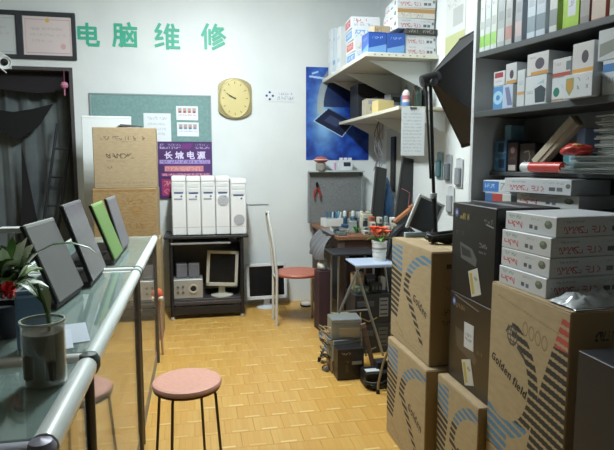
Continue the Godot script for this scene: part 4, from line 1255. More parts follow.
	pbox("clip", Vector3(0, 0.33, 0.003), Vector3(0.05, 0.014, 0.006), mat("4d4f52", 0.4), t)
	t = thing("wall_calendar", "pale calendar with yellow green foot hanging on the right wall by the upper shelf", "calendar", Vector3(1.8175, 2.1, -3.72))
	part("calendar_sheet", box_mesh(Vector3(0.003, 0.5, 0.3), 0.0005, mat("cfd3d0", 0.6), {"left": ink(pr(64, 100, "d0d3d0", [["r", 0, 0.6, 1, 1, "b9bd8c"], ["t", 0.1, 0.15, 0.8, 0.22, "a9aeb0"], ["r", 0.4, 0.25, 0.9, 0.5, "b3b8b6"]], 3), 0.6)}), t)
	pbox("hanging_bar", Vector3(-0.003, 0.495, 0), Vector3(0.006, 0.012, 0.3), mat("6a6d6c", 0.5), t)
	# blister packs on the wall
	for k in 4:
		t = thing("blister_pack", ["teal blister pack hanging on the wall behind the light stand", "grey blister pack hanging beside the teal one", "long silver blister pack hanging near the shelf unit", "pale blister pack hanging lowest on the wall"][k], "packaging", Vector3(1.812, [1.27, 1.25, 1.22, 1.02][k], [-3.9, -3.75, -3.58, -3.7][k]))
		pbox("backing_card", Vector3(0, 0.1, 0), Vector3(0.004, 0.2, 0.1), mat(["7fa3a8", "9aa0a4", "aeb2b4", "c3c7c8"][k], 0.5), t, 0.001)
		pbox("bubble", Vector3(-0.012, 0.08, 0), Vector3(0.022, 0.12, 0.07), mat(["4f7178", "5e646a", "7e8388", "9a9fa2"][k], 0.2), t, 0.006)
		ptube("hook", [Vector3(0.008, 0.205, 0), Vector3(-0.02, 0.2, 0)], 0.003, mat("b9bcbc", 0.3, 0.5), t, 6)

# ---------------------------------------------------------------- bench by the right wall
func workbench() -> void:
	var wood := noisy(Color("6f4a33"), Color("94684a"), 0.03, Vector3(6, 6, 0.8), 0.5, 17)
	var t := thing("workbench", "brown wooden workbench along the right wall with cluttered top", "bench", Vector3(1.46, 0, -4.82))
	pbox("bench_top", Vector3(0, 0.782, 0), Vector3(0.68, 0.034, 1.08), wood, t, 0.004)
	for x in [-0.3, 0.3]:
		for z in [-0.5, 0.5]:
			pbox("leg", Vector3(x, 0.38, z), Vector3(0.05, 0.76, 0.05), mat("5f5148", 0.6), t, 0.004)
		pbox("apron", Vector3(x, 0.72, 0), Vector3(0.022, 0.08, 0.95), mat("5a3d2b", 0.6), t)
	pbox("apron", Vector3(0, 0.72, 0.5), Vector3(0.55, 0.08, 0.022), mat("5a3d2b", 0.6), t)
	pbox("lower_shelf", Vector3(0, 0.2, 0), Vector3(0.58, 0.02, 0.98), mat("4c3a2e", 0.6), t)
	var Y := 0.7995
	# tool panel against the back wall
	t = thing("pegboard", "grey pegboard with ledge standing at the back of the workbench", "panel", Vector3(1.36, Y, -5.3))
	pbox("panel_sheet", Vector3(0, 0.25, 0), Vector3(0.55, 0.5, 0.016), noisy(Color("6e7272"), Color("828686"), 0.05, Vector3(3, 3, 3), 0.6, 6), t)
	pbox("ledge", Vector3(0, 0.51, 0.03), Vector3(0.56, 0.016, 0.09), mat("b9c4c0", 0.5), t)
	for s in [-1, 1]:
		pbox("panel_post", Vector3(0.272 * s, 0.25, 0.005), Vector3(0.018, 0.5, 0.026), mat("8a918f", 0.5), t)
	for k in 6:
		ptube("peg", [Vector3(-0.2 + 0.08 * k, 0.4 - 0.03 * (k % 2), 0.006), Vector3(-0.2 + 0.08 * k, 0.4 - 0.03 * (k % 2), 0.03)], 0.004, mat("a9adad", 0.4, 0.4), t, 6)
	t = thing("red_pliers", "red handled pliers hanging on the grey tool panel", "tool", Vector3(1.165, 1.08, -5.258))
	for s in [-1, 1]:
		ptube("handle", [Vector3(0.004 * s, 0.07, 0), Vector3(0.03 * s, 0.03, 0), Vector3(0.028 * s, -0.03, 0)], 0.009, mat("a8342e", 0.5), t, 8)
		ptube("jaw", [Vector3(0.004 * s, 0.07, 0), Vector3(0.008 * s, 0.1, 0), Vector3(0.003 * s, 0.125, 0)], 0.007, mat("2a2b2e", 0.4, 0.5), t, 8)
	t = thing("red_lid_jar", "jar with a wide red and white lid on the panel ledge", "jar", Vector3(1.2, 1.318, -5.25))
	plathe("jar_body", [Vector2(0, 0), Vector2(0.045, 0), Vector2(0.05, 0.01), Vector2(0.052, 0.06), Vector2(0.035, 0.08), Vector2(0, 0.08)], Vector3.ZERO, mat("8f8f88", 0.4), t, 20)
	plathe("jar_lid", [Vector2(0.05, 0.08), Vector2(0.075, 0.1), Vector2(0.06, 0.112), Vector2(0.045, 0.13), Vector2(0, 0.135)], Vector3.ZERO, mat("b4584a", 0.5), t, 20)
	plathe("lid_band", [Vector2(0.0755, 0.099), Vector2(0.0765, 0.103), Vector2(0.07, 0.108)], Vector3.ZERO, mat("d8c8c0", 0.5), t, 20)
	t = thing("white_toy_house", "white notched plastic case with dark window on the panel ledge", "case", Vector3(1.45, 1.318, -5.26))
	pbox("case_body", Vector3(0, 0.05, 0), Vector3(0.13, 0.1, 0.05), mat("d8dde2", 0.4), t, 0.004)
	pbox("case_window", Vector3(0.01, 0.06, 0.026), Vector3(0.07, 0.04, 0.004), mat("2f4048", 0.3), t)
	for k in 3:
		pbox("notch", Vector3(-0.045 + 0.045 * k, 0.112, 0), Vector3(0.025, 0.024, 0.05), mat("dfe3e8", 0.4), t)
	t = thing("pink_tube", "thin pink and white tube standing on the panel ledge", "tube", Vector3(1.345, 1.318, -5.26))
	plathe("tube_body", [Vector2(0, 0), Vector2(0.011, 0), Vector2(0.011, 0.075), Vector2(0, 0.08)], Vector3.ZERO, mat("c39ac0", 0.4), t, 12)
	plathe("tube_cap", [Vector2(0.012, 0.075), Vector2(0.012, 0.095), Vector2(0, 0.1)], Vector3.ZERO, mat("e0dde4", 0.4), t, 12)
	# tray of blue handled tools
	t = thing("tool_tray", "white open tray of blue tools on the workbench corner", "tray", Vector3(1.25, Y, -5.0), 6)
	pbox("tray_floor", Vector3(0, 0.005, 0), Vector3(0.18, 0.008, 0.13), mat("cfd3cf", 0.5), t)
	for e in [[Vector3(0, 0.04, 0.063), Vector3(0.18, 0.075, 0.006)], [Vector3(0, 0.04, -0.063), Vector3(0.18, 0.075, 0.006)], [Vector3(-0.088, 0.04, 0), Vector3(0.006, 0.075, 0.12)], [Vector3(0.088, 0.04, 0), Vector3(0.006, 0.075, 0.12)]]:
		pbox("tray_wall", e[0], e[1], mat("d4d8d4", 0.5), t)
	var rg := RandomNumberGenerator.new()
	rg.seed = 77
	for k in 9:
		var x := rg.randf_range(-0.07, 0.07)
		var z := rg.randf_range(-0.045, 0.045)
		t = thing("screwdriver", ["screwdriver with mid blue handle standing in the white tool tray", "screwdriver with pale teal handle standing in the white tool tray", "screwdriver with white handle standing in the white tool tray", "screwdriver with navy blue handle standing in the white tool tray"][k % 4], "tool", Vector3(1.25 + x * 0.99, Y + 0.01, -5.0 + z), 0, "screwdrivers in the tool tray")
		ptube("shaft", [Vector3(0, 0, 0), Vector3(x * 0.1, 0.07, z * 0.1)], 0.003, mat("a9adb0", 0.3, 0.6), t, 6)
		ptube("handle", [Vector3(x * 0.1, 0.07, z * 0.1), Vector3(x * 0.2, 0.125, z * 0.2)], 0.009, mat(["3f7396", "7fb4c4", "d6dcdc", "2d4f78"][k % 4], 0.4), t, 8)
	for k in 3:
		t = thing("spray_can", ["pale spool bottle beside the tool tray", "white capped bottle in the middle behind the dark notebook", "pale bottle with blue base nearest the leaning screens"][k], "bottle", Vector3(1.37 + 0.075 * k, Y, -4.98 + 0.02 * k))
		plathe("can_body", [Vector2(0, 0), Vector2(0.026, 0), Vector2(0.026, 0.08), Vector2(0.018, 0.095), Vector2(0, 0.095)], Vector3.ZERO, mat(["2f5a72", "37647c", "44708a"][k], 0.4), t, 16)
		plathe("can_cap", [Vector2(0.018, 0.095), Vector2(0.018, 0.135), Vector2(0.012, 0.145), Vector2(0, 0.145)], Vector3.ZERO, mat("d8e2de", 0.4), t, 14)
	t = thing("open_notebook", "dark notebook computer lying with pale edge at the bench front", "laptop", Vector3(1.3, Y, -4.68), -12)
	pbox("base", Vector3(0, 0.012, 0), Vector3(0.28, 0.022, 0.2), mat("c2beb4", 0.5), t)
	pbox("keyboard", Vector3(0, 0.0245, 0.01), Vector3(0.26, 0.004, 0.15), mat("2c2d31", 0.6), t, 0.001)
	pbox("drive", Vector3(0.03, 0.038, -0.02), Vector3(0.14, 0.022, 0.1), mat("2f4b6a", 0.4), t)
	# leaning screens
	for k in 2:
		t = thing("leaning_panel", ["dark bare screen panel leaning on the workbench clutter", "dark bare screen panel leaning against the right wall with pink wire"][k], "panel", Vector3([1.53, 1.70][k], Y, [-4.56, -4.4][k]), [38, 20][k])
		var h: float = [0.55, 0.63][k]
		var tr := Transform3D(Basis(Vector3.BACK, deg_to_rad(-8)), Vector3(0, 0.008, 0))
		var b := MB.new()
		b.cbox(Vector3(0, h / 2, 0), Vector3(0.16, h, 0.018), 0.003, tr)
		put("panel_back", b, mat("3a3b3a", 0.5), t)
		b = MB.new()
		b.cbox(Vector3(0, h / 2, 0.012), Vector3(0.14, h - 0.03, 0.006), 0.002, tr)
		put("panel_face", b, mat("242524", 0.35), t)
		b = MB.new()
		b.cbox(Vector3(0.076, h / 2, 0.012), Vector3(0.01, h, 0.008), 0.002, tr)
		put("panel_edge", b, mat("5b605d", 0.5), t)
		if k == 1:
			ptube("wire", [Vector3(-0.02, 0.38, 0.03), Vector3(0.03, 0.36, 0.035), Vector3(0.07, 0.34, 0.03), Vector3(0.05, 0.15, 0.03)], 0.003, mat("b8707c", 0.5), t, 6)
	var fn := FastNoiseLite.new()
	fn.seed = 9
	t = thing("blue_bag", "blue plastic bag stuffed between the leaning screens", "bag", Vector3(1.68, Y, -4.72))
	var b := MB.new()
	b.blob(Vector3(0, 0.2, 0), Vector3(0.09, 0.2, 0.09), fn, 0.35, 1.0, 14, 20)
	put("bag_body", b, mat("36597e", 0.3), t)
	b = MB.new()
	b.blob(Vector3(0.0, 0.41, 0), Vector3(0.04, 0.05, 0.04), fn, 0.5, 4.0)
	put("bag_knot", b, mat("44688c", 0.3), t)
	# heap of parts
	var heap := [[1.2, -4.52, 0.1, 0.035, 0.07, "8f9694", 20], [1.17, -4.36, 0.08, 0.03, 0.06, "5f6a68", 0], [1.53, -4.72, 0.06, 0.16, 0.06, "c3c0ac", 0], [1.15, -4.44, 0.04, 0.05, 0.05, "3d4848", 0], [1.42, -4.48, 0.09, 0.16, 0.07, "c0bca4", 10], [1.31, -4.5, 0.07, 0.1, 0.06, "8a9290", -15]]
	var what := ["flat grey drive in the heap on the bench", "slate grey card box in the heap on the bench", "tall cream part behind the dark notebook computer", "dark green part at the edge of the bench heap", "tall beige box behind the bench heap", "grey green box behind the bench heap"]
	var tall := [Y, Y, Y, Y, Y]
	for k in 16:
		var cl := k % 5
		var col: String = ["b9b8a8", "6f7a78", "a84c42", "c3c2b4", "3f4446", "98a09c", "cdc9b6", "55615c", "d0d2cc", "a9a898", "2f3436", "b4553f", "c0bfae", "7d8886", "dadad2", "8d8f86"][k]
		var sz := Vector3(rg.randf_range(0.034, 0.05), rg.randf_range(0.02, 0.085), rg.randf_range(0.035, 0.075))
		t = thing("jumbled_part", "%s part in the pile at the near end of the workbench" % ["cream lowest", "slate grey lowest", "dull red", "pale stone lowest", "charcoal lowest", "grey green boxy", "light cream", "dark green grey", "off white boxy", "khaki grey", "blackish", "brick red", "warm cream", "mid grey round", "whitest topmost", "olive grey topmost"][k], "part", Vector3(1.375 + 0.06 * cl, tall[cl], -4.35 - 0.008 * (k % 3)), rg.randf_range(-9, 9), "parts piled at the bench end")
		tall[cl] += sz.y + 0.0008
		if k % 3 == 1:
			plathe("part_body", [Vector2(0, 0), Vector2(sz.x * 0.5, 0), Vector2(sz.x * 0.5, sz.y * 0.8), Vector2(sz.x * 0.4, sz.y), Vector2(0, sz.y)], Vector3.ZERO, mat(col, 0.5), t, 14)
		else:
			pbox("part_body", Vector3(0, sz.y / 2, 0), sz, mat(col, 0.5), t, 0.004)
			pbox("part_plate", Vector3(0, sz.y * 0.5, sz.z / 2 + 0.001), Vector3(sz.x * 0.6, sz.y * 0.4, 0.004), mat(["55585a", "8d8778", "40484a"][k % 3], 0.4), t)
	for k in heap.size():
		var h: Array = heap[k]
		t = thing("spare_part", what[k], "part", Vector3(h[0], Y, h[1]), h[6])
		pbox("part_body", Vector3(0, h[3] / 2, 0), Vector3(h[2], h[3], h[4]), mat(h[5], 0.5), t, 0.004)
		pbox("part_cap", Vector3(h[2] * 0.1, h[3] + 0.004, 0), Vector3(h[2] * 0.5, 0.008, h[4] * 0.6), mat(Color(h[5]).darkened(0.25), 0.5), t)
		ptube("part_lead", [Vector3(h[2] / 2, h[3] * 0.5, 0), Vector3(h[2] / 2 + 0.02, h[3] * 0.6, 0.02), Vector3(h[2] / 2 + 0.03, 0.006, 0.035)], 0.003, mat("2a2c2c", 0.5), t, 5)
	for k in 16:
		var layer := int(k / 8.0)
		t = thing("bench_oddment", "oddment in the %s layer, %s row, %s from the pegboard post side on the workbench" % [["lower", "upper"][layer], ["back", "front"][int(k / 4.0) % 2], ORD[k % 4]], "part", Vector3(1.46 + 0.082 * (k % 4), Y + 0.066 * layer, -5.16 + 0.115 * (int(k / 4.0) % 2)), rg.randf_range(-6, 6), "oddments on the workbench")
		var sz := Vector3(rg.randf_range(0.05, 0.068), 0.06, rg.randf_range(0.06, 0.1))
		var col: String = ["8d9492", "4e5a66", "b7b3a2", "2e3133", "6d7f8c", "9b8a70", "c4c8c6", "5a4a44"][rg.randi_range(0, 7)]
		pbox("part_body", Vector3(0, sz.y / 2, 0), sz, mat(col, 0.5), t, 0.005)
		pbox("part_plate", Vector3(0, sz.y * 0.5, sz.z / 2 + 0.001), Vector3(sz.x * 0.7, sz.y * 0.5, 0.004), mat(Color(col).darkened(0.35), 0.4), t)
	# hanging wires over the bench
	t = thing("hanging_wires", "tangle of thin grey and pink wires hanging from the lower shelf", "cable", Vector3(1.52, 1.765, -4.5))
	for k in 4:
		var x := rg.randf_range(-0.02, 0.16)
		var z := rg.randf_range(-0.34, -0.18)
		var pts := []
		for i in 9:
			pts.append(Vector3(x + 0.02 * sin(i * 1.1 + k), -0.055 * i, z + 0.02 * cos(i * 0.9 + k)))
		ptube("wire", pts, 0.004, mat(["7b7f82", "8f9392", "6a5f6e", "8a7078"][k % 4], 0.5), t, 5)
	# upright dark strip and pale board on the right wall under the lower shelf
	t = thing("wall_batten", "pale wall batten with dark cable duct under the lower shelf", "batten", Vector3(1.806, 1.1, -4.85))
	pbox("batten_board", Vector3(0, 0.3, 0), Vector3(0.022, 0.62, 0.4), mat("b9bbb2", 0.6), t)
	pbox("cable_duct", Vector3(-0.02, 0.28, 0.02), Vector3(0.02, 0.5, 0.1), mat("1f1e20", 0.5), t)
	# shoulder bag
	t = thing("black_bag", "black shoulder bag lying at the bench end", "bag", Vector3(1.6, 0.0, -4.12))
	b = MB.new()
	b.blob(Vector3(0, 0.45, 0), Vector3(0.16, 0.45, 0.12), fn, 0.12, 8.0, 14, 20)
	put("bag_body", b, mat("17181a", 0.6), t)
	ptube("bag_strap", [Vector3(-0.14, 0.6, 0.04), Vector3(-0.1, 0.83, 0.06), Vector3(0.0, 0.92, 0.06), Vector3(0.09, 0.84, 0.06), Vector3(0.13, 0.6, 0.04)], 0.014, mat("232427", 0.6), t, 8)
	t = thing("orange_handle", "orange brown wooden hand saw grip resting on the black bag", "tool", Vector3(1.62, 0.955, -4.13))
	b = MB.new()
	b.cbox(Vector3.ZERO, Vector3(0.2, 0.03, 0.035), 0.006, Transform3D(Basis(Vector3.BACK, deg_to_rad(38)), Vector3(0.0, 0.03, 0.0)))
	put("grip_bar", b, mat("a8683a", 0.5), t)
	b = MB.new()
	b.cbox(Vector3.ZERO, Vector3(0.06, 0.045, 0.04), 0.01, Transform3D(Basis(Vector3.BACK, deg_to_rad(38)), Vector3(0.07, 0.085, 0.0)))
	put("grip_knob", b, mat("8c5530", 0.5), t)
	# things under the bench
	small_box("maroon_box", "dark maroon box on the floor under the bench edge", Vector3(1.33, 0.2105, -4.40), Vector3(0.24, 0.36, 0.16), 0, mat("3f2a30", 0.6))
	t = thing("grey_cloth", "crumpled grey cloth hanging over the workbench front edge", "cloth", Vector3(1.112, 0, -4.6))
	var rows := []
	for i in 12:
		var row := []
		for j in 30:
			var f := j / 29.0
			row.append(Vector3(-0.012 - 0.1 * sin(i / 11.0 * 1.6) - 0.016 * sin(j * 0.9 + i * 0.35), 0.80 - 0.2 * i / 11.0 - 0.03 * sin(f * PI), -0.24 + 0.5 * f))
		rows.append(row)
	rows.reverse()
	b = MB.new()
	b.grid(rows, 0.002)
	put("cloth_fold", b, mat("75777a", 0.5), t)
	pbox("cloth_tuck", Vector3(0.04, 0.8025, 0.01), Vector3(0.12, 0.005, 0.4), mat("75777a", 0.5), t, 0.001)
	small_box("maroon_carton", "tall dark maroon carton standing by the chair under the bench edge", Vector3(1.03, 0, -4.42), Vector3(0.11, 0.5, 0.12), 8, mat("3f2a30", 0.6), {}, "", "carton")
	t = thing("white_paper_bag", "small crumpled white paper bag on the tall maroon carton", "bag", Vector3(1.03, 0.5015, -4.42))
	b = MB.new()
	b.blob(Vector3(0, 0.035, 0), Vector3(0.045, 0.05, 0.045), fn, 0.5, 21.0, 12, 18, true)
	put("bag_body", b, mat("c9c9c2", 0.6), t)
	b = MB.new()
	b.blob(Vector3(0.015, 0.085, 0), Vector3(0.02, 0.02, 0.02), fn, 0.5, 24.0)
	put("bag_top", b, mat("d3d3cc", 0.6), t)
	small_box("under_bench_case", "black computer case on the lower bench shelf", Vector3(1.5, 0.2105, -4.87), Vector3(0.4, 0.4, 0.6), 0, mat("1d1e20", 0.5))

# ---------------------------------------------------------------- between bench and cartons
func floor_clutter() -> void:
	var fn := FastNoiseLite.new()
	fn.seed = 14
	var rg := RandomNumberGenerator.new()
	rg.seed = 91
	var steel := mat("8d8d8a", 0.35, 0.6)
	var t := thing("folding_table", "small folding table with black top at the bench end", "table", Vector3(1.2, 0, -4.13))
	pbox("table_top", Vector3(-0.01, 0.7, 0), Vector3(0.36, 0.018, 0.3), mat("232427", 0.5), t, 0.004)
	for x in [-0.14, 0.14]:
		for z in [-0.11, 0.11]:
			ptube("leg", [Vector3(x, 0.695, z), Vector3(x, 0.0, z)], 0.0095, steel, t, 8)
	# dark desktop cases behind the stool legs
	for k in 2:
		t = thing("desktop_case", ["dark desktop computer case on the floor behind the steel legs", "dark open desktop case stacked on another behind the steel legs"][k], "computer", Vector3(1.25, 0.222 * k, -3.86), [0, 2][k])
		var s := Vector3(0.28, 0.22, 0.22)
		pbox("chassis", Vector3(0, s.y / 2, 0), s, mat(["2a2b2e", "202123"][k], 0.45), t, 0.004)
		pbox("drive_bay", Vector3(-0.06, 0.15, s.z / 2), Vector3(0.13, 0.04, 0.008), mat("4a4c50", 0.4), t)
		pbox("slot_plate", Vector3(0.08, 0.12, s.z / 2), Vector3(0.07, 0.14, 0.006), mat(["55585c", "84868a"][k], 0.4, 0.3), t)
		for q in 4:
			pbox("slot", Vector3(0.08, 0.07 + 0.033 * q, s.z / 2 + 0.003), Vector3(0.055, 0.008, 0.004), mat("0f1012", 0.5), t, 0.001)
		ptube("cable", [Vector3(-0.1, 0.09, s.z / 2), Vector3(-0.11, 0.06, s.z / 2 + 0.03), Vector3(-0.05, 0.03, s.z / 2 + 0.04), Vector3(0.02, 0.05, s.z / 2 + 0.02)], 0.005, mat(["6a6440", "8c7a4a"][k], 0.5), t, 6)
	# parts piled on the cases
	var bits := [[1.18, -3.82, 0.1, 0.05, 0.08, "4b5a4a"], [1.285, -3.82, 0.09, 0.07, 0.08, "17181a"], [1.36, -3.88, 0.04, 0.1, 0.06, "9c9c98"], [1.18, -3.92, 0.09, 0.13, 0.06, "a48d62"], [1.28, -3.93, 0.08, 0.11, 0.06, "3b3c40"]]
	var bit_names := ["dark green circuit card pile on the open desktop case", "black drive bay module on the open desktop case", "pale metal bracket block on the open desktop case", "tan card piece standing on the open desktop case", "charcoal block at the back of the open desktop case"]
	for k in bits.size():
		var q: Array = bits[k]
		t = thing("loose_part", bit_names[k], "part", Vector3(q[0], 0.4425, q[1]), 0)
		pbox("part_body", Vector3(0, q[3] / 2, 0), Vector3(q[2], q[3], q[4]), mat(q[5], 0.5), t, 0.004)
		for e in 3:
			pbox("chip", Vector3(-q[2] * 0.28 + q[2] * 0.28 * e, q[3] * 0.55, q[4] / 2 + 0.002), Vector3(q[2] * 0.18, q[3] * 0.4, 0.006), mat(Color(q[5]).lightened(0.25), 0.4), t)
	t = thing("folding_stool", "folding stand with light blue top and splayed steel legs", "stool", Vector3(1.24, 0, -3.79))
	pbox("stool_top", Vector3(0, 0.675, 0), Vector3(0.3, 0.014, 0.28), mat("b3c1d8", 0.35), t, 0.003)
	pbox("top_lip", Vector3(0, 0.664, 0.135), Vector3(0.3, 0.012, 0.01), mat("8d98ac", 0.4), t)
	ptube("leg", [Vector3(-0.125, 0.665, 0.125), Vector3(-0.27, 0.34, 0.128), Vector3(-0.41, 0.012, 0.13)], 0.0095, steel, t, 8)
	ptube("leg", [Vector3(-0.14, 0.665, 0.105), Vector3(-0.04, 0.34, 0.107), Vector3(0.07, 0.0, 0.11)], 0.0095, steel, t, 8)
	ptube("leg", [Vector3(0.14, 0.665, 0.12), Vector3(0.22, 0.0, 0.12)], 0.0095, steel, t, 8)
	ptube("leg", [Vector3(0.145, 0.665, -0.12), Vector3(0.24, 0.0, -0.12)], 0.0095, steel, t, 8)
	ptube("brace", [Vector3(-0.265, 0.35, 0.128), Vector3(-0.045, 0.35, 0.107)], 0.006, steel, t, 8)
	ptube("brace", [Vector3(-0.405, 0.025, 0.13), Vector3(-0.24, 0.085, 0.16)], 0.008, steel, t, 8)
	plathe("rubber_tip", [Vector2(0, 0), Vector2(0.014, 0), Vector2(0.012, 0.03), Vector2(0, 0.03)], Vector3(-0.41, 0, 0.13), mat("161616", 0.7), t, 10)
	t = thing("white_flower_cup", "white ribbed cup holding orange flowers on the light blue stand", "flowers", Vector3(1.31, 0.6825, -3.8))
	plathe("cup", [Vector2(0, 0), Vector2(0.045, 0), Vector2(0.047, 0.03), Vector2(0.05, 0.035), Vector2(0.049, 0.065), Vector2(0.053, 0.07), Vector2(0.054, 0.13), Vector2(0.058, 0.135), Vector2(0.058, 0.145), Vector2(0.05, 0.145), Vector2(0.046, 0.12), Vector2(0, 0.12)], Vector3.ZERO, mat("d3d3cc", 0.5), t, 22)
	plathe("cup_band", [Vector2(0.0535, 0.085), Vector2(0.0545, 0.1)], Vector3.ZERO, mat("8a8c88", 0.5), t, 22)
	for k in 5:
		var a := TAU * k / 5.0
		var top := Vector3(cos(a) * 0.05, 0.185 + 0.03 * (k % 2), sin(a) * 0.04)
		ptube("flower_stem", [Vector3(0, 0.11, 0), top], 0.003, mat("47622f", 0.6), t, 5)
		for q in 6:
			var e := TAU * q / 6.0
			leaf(t, arc(top, top + Vector3(cos(e) * 0.045, 0.035, sin(e) * 0.045), 0.006, 5), 0.034, mat("e0603a", 0.6), "petal")
		leaf(t, arc(Vector3(0, 0.12, 0), Vector3(cos(a + 0.5) * 0.11, 0.15, sin(a + 0.5) * 0.09), 0.03, 6), 0.035, mat(["4f8a3c", "6fae52", "3d6e33"][k % 3], 0.5))
	t = thing("green_leaf_spray", "bright green artificial leaves lying on the black folding table", "leaves", Vector3(1.29, 0.7995, -4.33))
	for k in 7:
		var a := TAU * k / 7.0
		leaf(t, arc(Vector3(0, 0.012, 0), Vector3(cos(a) * 0.04, 0.05 + 0.02 * (k % 2), sin(a) * 0.03), 0.02, 6), 0.03, mat(["5f9c46", "7dbb5e", "3f7434"][k % 3], 0.5))
	# power supplies
	var tin := mat("8f9696", 0.35, 0.4)
	for k in 2:
		t = thing("power_supply", ["grey steel power supply box under another by the black box", "grey steel power supply with tan label stacked on another"][k], "power supply", Vector3(0.965, 0.138 * k * 1.0 + (0.09 if k == 0 else 0.09), -3.5), 5 - 8 * k)
		t.position.y = 0.09 + 0.139 * k
		pbox("casing", Vector3(0, 0.068, 0), Vector3(0.205, 0.136, 0.15), tin, t, 0.004)
		pbox("label_plate", Vector3(0.02, 0.045, 0.0755), Vector3(0.14, 0.06, 0.002), mat(["9aa09c", "a89878"][k], 0.5), t, 0.0004)
		pbox("lid_seam", Vector3(0, 0.11, 0.0755), Vector3(0.2, 0.004, 0.002), mat("6b7070", 0.5), t, 0.0004)
		ptube("lead", [Vector3(0.1, 0.07, 0.03), Vector3(0.13, 0.05, 0.07), Vector3(0.12, 0.02, 0.1)], 0.006, mat("202124", 0.5), t, 6)
	small_box("flat_carton", "low brown carton under the power supplies", Vector3(0.965, 0, -3.5), Vector3(0.21, 0.088, 0.15), 0, mat("8f7a58", 0.7))
	small_box("black_retail_box", "black retail box with pale print on the floor", Vector3(0.955, 0, -3.35), Vector3(0.175, 0.205, 0.11), 0, mat("1c1a1d", 0.4), {"front": ink(pr(96, 112, "211d20", [["t", 0.15, 0.1, 0.6, 0.17, "c4c0bc"], ["t", 0.3, 0.35, 0.4, 0.42, "7a706c"], ["r", 0.3, 0.5, 0.42, 0.75, "3f3638"], ["r", 0.55, 0.4, 0.95, 0.52, "8f918f"]], 3), 0.35)})
	t = thing("adapter_pile", "black adapter with white label and tangled leads on the floor", "adapter", Vector3(1.09, 0, -3.2))
	pbox("adapter_body", Vector3(0, 0.05, 0), Vector3(0.17, 0.1, 0.12), mat("161719", 0.45), t, 0.008)
	pbox("label_plate", Vector3(-0.03, 0.102, 0.02), Vector3(0.09, 0.004, 0.05), mat("c0c6c4", 0.4), t)
	pbox("adapter_block", Vector3(0.04, 0.125, -0.02), Vector3(0.08, 0.05, 0.07), mat("202124", 0.45), t, 0.006)
	for k in 5:
		var pts := []
		for i in 12:
			var a := i * 0.8 + k * 1.3
			pts.append(Vector3(cos(a) * (0.05 + 0.012 * k), 0.012 + 0.01 * k + 0.01 * sin(i * 1.4), 0.075 + sin(a) * 0.03))
		ptube("lead", pts, 0.006, mat(["17181a", "45463a", "202124", "3a3028", "101113"][k], 0.5), t, 6)
	# thin brown strips leaning beside
	t = thing("wood_strip", "thin brown wooden strip leaning beside the adapters", "strip", Vector3(1.12, 0, -3.4))
	var b := MB.new()
	b.cbox(Vector3(0, 0.17, 0), Vector3(0.03, 0.34, 0.012), 0.002, Transform3D(Basis(Vector3.BACK, 0.25), Vector3(0.03, 0.004, 0)))
	put("strip_body", b, mat("6d5346", 0.6), t)
	b = MB.new()
	b.cbox(Vector3(0, 0.33, 0.001), Vector3(0.034, 0.03, 0.016), 0.002, Transform3D(Basis(Vector3.BACK, 0.25), Vector3(0.03, 0.004, 0)))
	put("strip_end", b, mat("8a6c58", 0.6), t)
	t = thing("steel_rod", "thin bent steel rod leaning on the black crate", "tube", Vector3(1.06, 0, -3.06))
	ptube("rod", [Vector3(0.0, 0.01, 0.0), Vector3(0.0, 0.06, 0.0), Vector3(0.02, 0.2, 0.03), Vector3(0.062, 0.36, 0.07)], 0.008, steel, t, 8)
	plathe("rod_tip", [Vector2(0, 0), Vector2(0.012, 0), Vector2(0.01, 0.025), Vector2(0, 0.025)], Vector3(0, 0, 0), mat("161616", 0.7), t, 10)
	small_box("black_crate", "black crate on the floor behind the cartons", Vector3(1.31, 0, -2.92), Vector3(0.33, 0.38, 0.3), 0, mat("1b1c1f", 0.6), {}, "", "crate")
	t = thing("pink_bag", "round pink bag resting on the black crate beside the cartons", "bag", Vector3(1.185, 0.3815, -2.93))
	b = MB.new()
	b.blob(Vector3(0, 0.075, 0), Vector3(0.075, 0.085, 0.08), fn, 0.25, 3.0, 14, 20, true)
	put("bag_body", b, mat("b4506c", 0.6), t)
	b = MB.new()
	b.blob(Vector3(0.01, 0.165, 0), Vector3(0.03, 0.03, 0.03), fn, 0.4, 5.0)
	put("bag_knot", b, mat("c06480", 0.6), t)
	t = thing("blue_lead_pile", "loose blue grey and tan leads lying beside the power supplies", "cable", Vector3(0.83, 0.0, -3.5))
	for k in 7:
		var pts := []
		for i in 12:
			var a := i * 0.75 + k * 1.7
			pts.append(Vector3(cos(a) * (0.015 + 0.003 * k), 0.012 + 0.045 * k + 0.02 * sin(i + k), sin(a * 1.1) * 0.045))
		ptube("lead", pts, 0.005, mat(["6b7f94", "8f7f5c", "34363a", "9aa3a8", "5f5040"][k % 5], 0.5), t, 6)
	# loose leads under the table
	t = thing("lead_tangle", "tangle of tan and black leads beneath the folding table", "cable", Vector3(1.03, 0.0, -3.86))
	for k in 9:
		var pts := []
		for i in 12:
			var a := i * 0.7 + k * 0.9
			pts.append(Vector3(cos(a) * (0.03 + 0.006 * k), 0.02 + 0.032 * k + 0.02 * sin(i + k), sin(a * 1.2) * 0.05))
		ptube("lead", pts, 0.006, mat(["8f855c", "202124", "5d6266", "b0a67c", "2d2a26"][k % 5], 0.5), t, 6)

